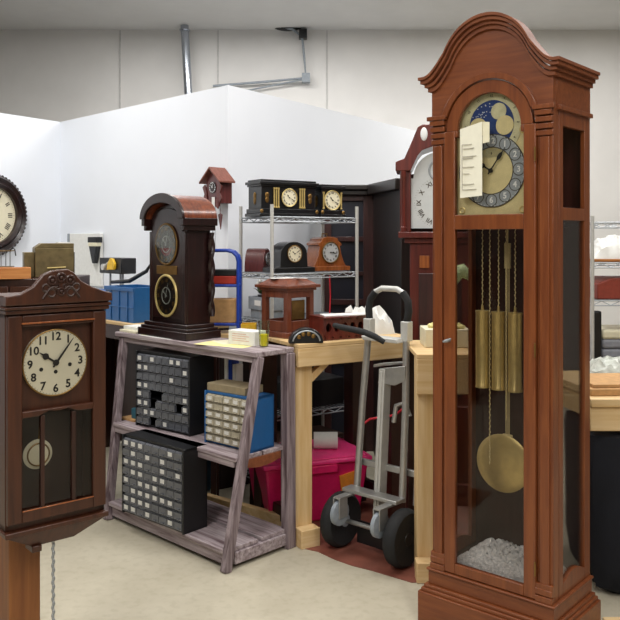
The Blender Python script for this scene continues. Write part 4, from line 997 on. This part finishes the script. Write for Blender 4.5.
for sx in (-1, 1):
    mb = MB(); mb.tube([hp(sx*.112, 1.10), hp(sx*.120, 1.15), hp(sx*.112, 1.20), hp(sx*.08, 1.238)], .018, 14); mb.build('grip', 'rubber', ht, 0)
    MB().box(sx*.112-.021, sx*.112+.021, lean(1.07)-.022, lean(1.07)+.022, 1.01, 1.105).build('grip_clamp', 'alup', ht, .004)
MB().tube([hp(-.083, 1.236), hp(-.045, 1.254), hp(.045, 1.254), hp(.083, 1.236)], .014, 12).build('handle_bar', 'alup', ht, 0)
MB().tube([(-.21, -.02, 1.075), (-.15, -.035, 1.07), (-.07, -.045, 1.066), (0, -.05, 1.06), (.06, -.05, 1.045), (.10, -.03, 1.02)], [.012, .015, .015, .015, .015, .012], 12).build('lower_grip', 'rubber', ht, 0)
mb = MB(); mb.prism([(-.10, 1.005), (-.11, 1.025), (.1, 1.025), (.11, 1.005)], .06, lean(1.02)+.01); mb.build('handle_plate', 'alup', ht, .004)

# ------------------------------------------------------------------ dark corner cabinet and second longcase clock
cc = thing('corner_cabinet', 'large dark panelled cabinet with heavy cornice behind the wire rack', 'cabinet', (.10, 5.62, 0), 0)
MB().box(.0, .60, .03, .42, 0, 1.80).build('carcass', 'cab_dark', cc, .003)
mb = MB()
for x0, x1 in ((.0, .05), (.275, .355)): mb.box(x0, x1, 0, .03, 0, 1.80)
for z0, z1 in ((0, .1), (.62, .68), (1.03, 1.07), (1.235, 1.265), (1.475, 1.51), (1.76, 1.80)): mb.box(.05, .275, 0, .03, z0, z1)
mb.build('face_frame', 'mahog_dk', cc, .003)
for z0, z1 in ((.1, .62), (.68, 1.03), (1.07, 1.235), (1.265, 1.475), (1.51, 1.76)): MB().box(.05, .275, .02, .029, z0, z1).build('panel', 'panel', cc, 0)
mb = MB(); mb.box(-.03, .62, -.04, .44, 1.80, 1.835); mb.box(-.06, .62, -.07, .46, 1.835, 1.87); mb.build('cornice', 'cab_dark', cc, .006)
rt = [(.345, -.12), (.465, -.66), (.60, -.63), (.60, .03), (.345, .03)]
mb = MB(); mb.slab([(x, y_+0) for x, y_ in rt], 0, 1.80); mb.build('side_wing', 'cab_dark', cc, .003)
mb = MB(); mb.slab([(.30, -.12), (.425, -.69), (.62, -.65), (.62, -.041), (.30, -.041)], 1.80, 1.87); mb.build('wing_cornice', 'cab_dark', cc, .006)
mb = MB(); mb.slab([(.355, -.09), (.368, -.15), (.42, -.14), (.42, .0), (.355, .0)], .0, 1.55); mb.build('pilaster', 'mahog_dk', cc, .003)

g2 = thing('grandfather_clock', 'mahogany longcase clock with white arched dial behind the tall cherry clock', 'grandfather clock', (.735, 4.52, 0), -8)
k2 = .235
mb = MB(); mb.box(-.25, .25, -.03, .27, 0, .12); mb.box(-.22, .22, 0, .25, .12, .55); mb.build('plinth', 'mahog', g2, .004)
mb = MB(); mb.box(-.17, .17, .02, .24, .55, 1.47); mb.build('trunk', 'mahog', g2, .004)
mb = MB(); mb.box(-.12, .12, .005, .02, .60, 1.30); mb.build('trunk_door', 'mahog_dk', g2, .004)
MB().box(-.115, -.06, -.0, .005, 1.33, 1.40).build('inlay', 'honey', g2, .001)
mb = MB(); mb.box(-.2, .2, -.0, .25, 1.47, 1.50); mb.box(-.235, .235, -.03, .26, 1.50, 1.535); mb.build('waist_moulding', 'mahog', g2, .004)
mb = MB(); mb.box(-.225, -.165, .0, .25, 1.535, 1.88); mb.box(.165, .225, .0, .25, 1.535, 1.88); mb.box(-.165, .165, .22, .25, 1.535, 1.88); mb.build('hood_case', 'mahog', g2, .003)
for x in (-.205, -.185, .205, .185)[:3:2]: MB().lathe([(0, 1.535), (.018, 1.535), (.018, 1.56), (.012, 1.565), (.012, 1.84), (.018, 1.85), (.018, 1.88), (0, 1.88)], (x, -.012, 0), 'Z', 16).build('hood_column', 'mahog', g2, 0)
top = [(-.25, 1.88), (-.25, 1.93), (-.20, 1.95), (-.15, 2.06), (-.125, 2.125), (-.10, 2.14), (.10, 2.14), (.125, 2.125), (.15, 2.06), (.20, 1.95), (.25, 1.93), (.25, 1.88)]
A = [(-.25, 1.93), (-.20, 1.95), (-.165, 2.03), (-.125, 2.125), (-.10, 2.14), (.0, 2.145), (.10, 2.14), (.125, 2.125), (.165, 2.03), (.20, 1.95), (.25, 1.93)]
Bz = [1.88, 1.88, 1.88, 1.965, 1.995, 2.03, 1.995, 1.965, 1.88, 1.88, 1.88]
mb = MB(); mb.band(A, [(a[0], z) for a, z in zip(A, Bz)], -.03, .25); mb.build('pediment', 'mahog', g2, .004)
MB().ball((-.09, -.03, 2.085), .02, (1, .3, 1.9)).build('ornament', 'whitedial', g2, 0)
mb = MB(); mb.box(-.163, .163, .03, .034, 1.555, 1.84); mb.prism([(-.163, 1.84), (.163, 1.84)]+arc(0, 1.84, .15, 0, 180, 24), .03, .034); d2 = mb.build('dial', plain('grey_white_dial', '#cdd1d1', .45, noise=.03), g2, 0)
numerals(0, 1.70, .0294, .118, .035, 'r', True, (.14, .145, .001)).build('numerals', 'inkbr', d2, 0)
hand(0, 1.70, .026, 175, .06, .006, True).build('hour_hand', 'ink', d2, 0); hand(0, 1.70, .023, -2, .1, .004, True).build('minute_hand', 'ink', d2, 0)
MB().torus((0, .029, 1.885), .06, .006, 'Y', 32).build('arch_ring', 'silver', d2, 0)

# ------------------------------------------------------------------ right edge: table, black bag, wire rack and its goods
tb_ = thing('work_table', 'pale plywood table edge at the right behind the tall clock', 'table', (1.16, 3.30, 0), 0)
MB().box(0, .8, 0, .7, .80, .835).build('top', 'pine_x', tb_, .004)
MB().box(.0, .8, 0.01, .04, .70, .80).build('front_apron', 'pine_x', tb_, .004)
for x in (.06, .70): 
    for y_ in (.25, .6): MB().box(x, x+.07, y_, y_+.07, 0, .80).build('leg', 'pine', tb_, .004)
bg = thing('black_bag', 'black plastic sack slumped under the plywood table at right edge', 'sack', (1.36, 3.36, 0), 0)
bg.location = (1.40, 3.27, 0)
mb = MB(); rings = []; rnd = random.Random(5)
for i, (r, z) in enumerate(((.22, 0), (.29, .03), (.325, .14), (.335, .3), (.34, .5), (.34, .62), (.33, .67), (.10, .69))):
    rings.append(mb.ring([(r*math.cos(2*PI*k/28)*(1+.04*math.sin(3*k+i)), r*.36*math.sin(2*PI*k/28)*(1+.04*math.sin(5*k+i*2)), z) for k in range(28)]))
mb.skin(rings); mb.build('sack_body', 'darkcloth', bg, 0)
bg.location = (1.50, 3.40, 0)
fb = MB().box(0, .6, 0, .05, 0, .035).build('floor_plank', 'pine_x', None, .003); put(fb, (1.13, 3.045, 0), 0); tag(fb, 'pine plank on the floor at lower right corner', 'timber')
cbx = thing('cardboard_box', 'opened tan cardboard flat on the table at right edge', 'cardboard', (1.18, 3.36, .835), 4)
MB().box(0, .5, 0, .3, 0, .03).build('flat', 'card', cbx, .004); MB().box(.02, .5, .02, .3, .0305, .045).build('flap', 'card', cbx, .002)
pb2 = crumple(MB(), 0, .30, 0, .2, 0, .10, 12, 21).build('plastic_bag', 'bag', None, 0); put(pb2, (1.28, 3.70, .835), 0); tag(pb2, 'crinkled clear plastic bag on the table at right', 'bag')
rdc = crumple(MB(), 0, .12, 0, .12, 0, .09, 8, 31).build('red_cloth', 'dred', None, 0); put(rdc, (1.155, 3.70, .835), 0); tag(rdc, 'dark red cloth heap left of the clear plastic bag', 'cloth')
wr2 = wire_rack('chrome wire rack with folded cloths at the right photo edge', (1.535, 4.35, 0), 0, .75, .40, 1.62, (1.59, 1.37, 1.165, .84, .3))
o = crumple(MB(), 0, .45, 0, .3, 0, .135, 12, 41).build('white_bag', 'white', None, 0); put(o, (1.56, 4.38, 1.3852)); tag(o, 'white soft bundle on the upper tier of right wire rack', 'bundle')
o = MB().box(0, .5, 0, .33, 0, .015).build('wood_board', 'tray', None, .002); put(o, (1.55, 4.37, 1.3702)); tag(o, 'thin orange-brown board under the white bundle', 'board')
rcs = thing('red_case', 'red-brown instrument case with metal latch on right rack', 'case', (1.57, 4.37, 1.1652), 0)
MB().prism([(0, 0), (.45, 0), (.45, .10), (.40, .115), (.08, .115), (0, .085)], 0, .3).build('case_body', 'redcase', rcs, .006); MB().box(.18, .25, -.008, 0, .05, .07).build('latch', 'chrome', rcs, .001)
for k, (mt_, lb) in enumerate((('greycl', 'grey folded cloth lowest in the stack on right rack'), ('greycl', 'grey folded cloth in the middle of the stack on right rack'), ('cream', 'cream folded cloth topmost in the stack on right rack'))):
    o = MB().box(0, .26-.01*k, 0, .28, 0, .052).build('folded_cloth', mt_, None, .014); put(o, (1.60, 4.38, .8402+.0525*k)); tag(o, lb, 'cloth', 'folded cloths on right rack')
o = MB().box(0, .045, 0, .05, 0, .26).build('dark_strap', 'blackpl', None, .008); put(o, (1.55, 4.37, .8402)); tag(o, 'dark upright holder left of the folded cloth stack', 'holder')
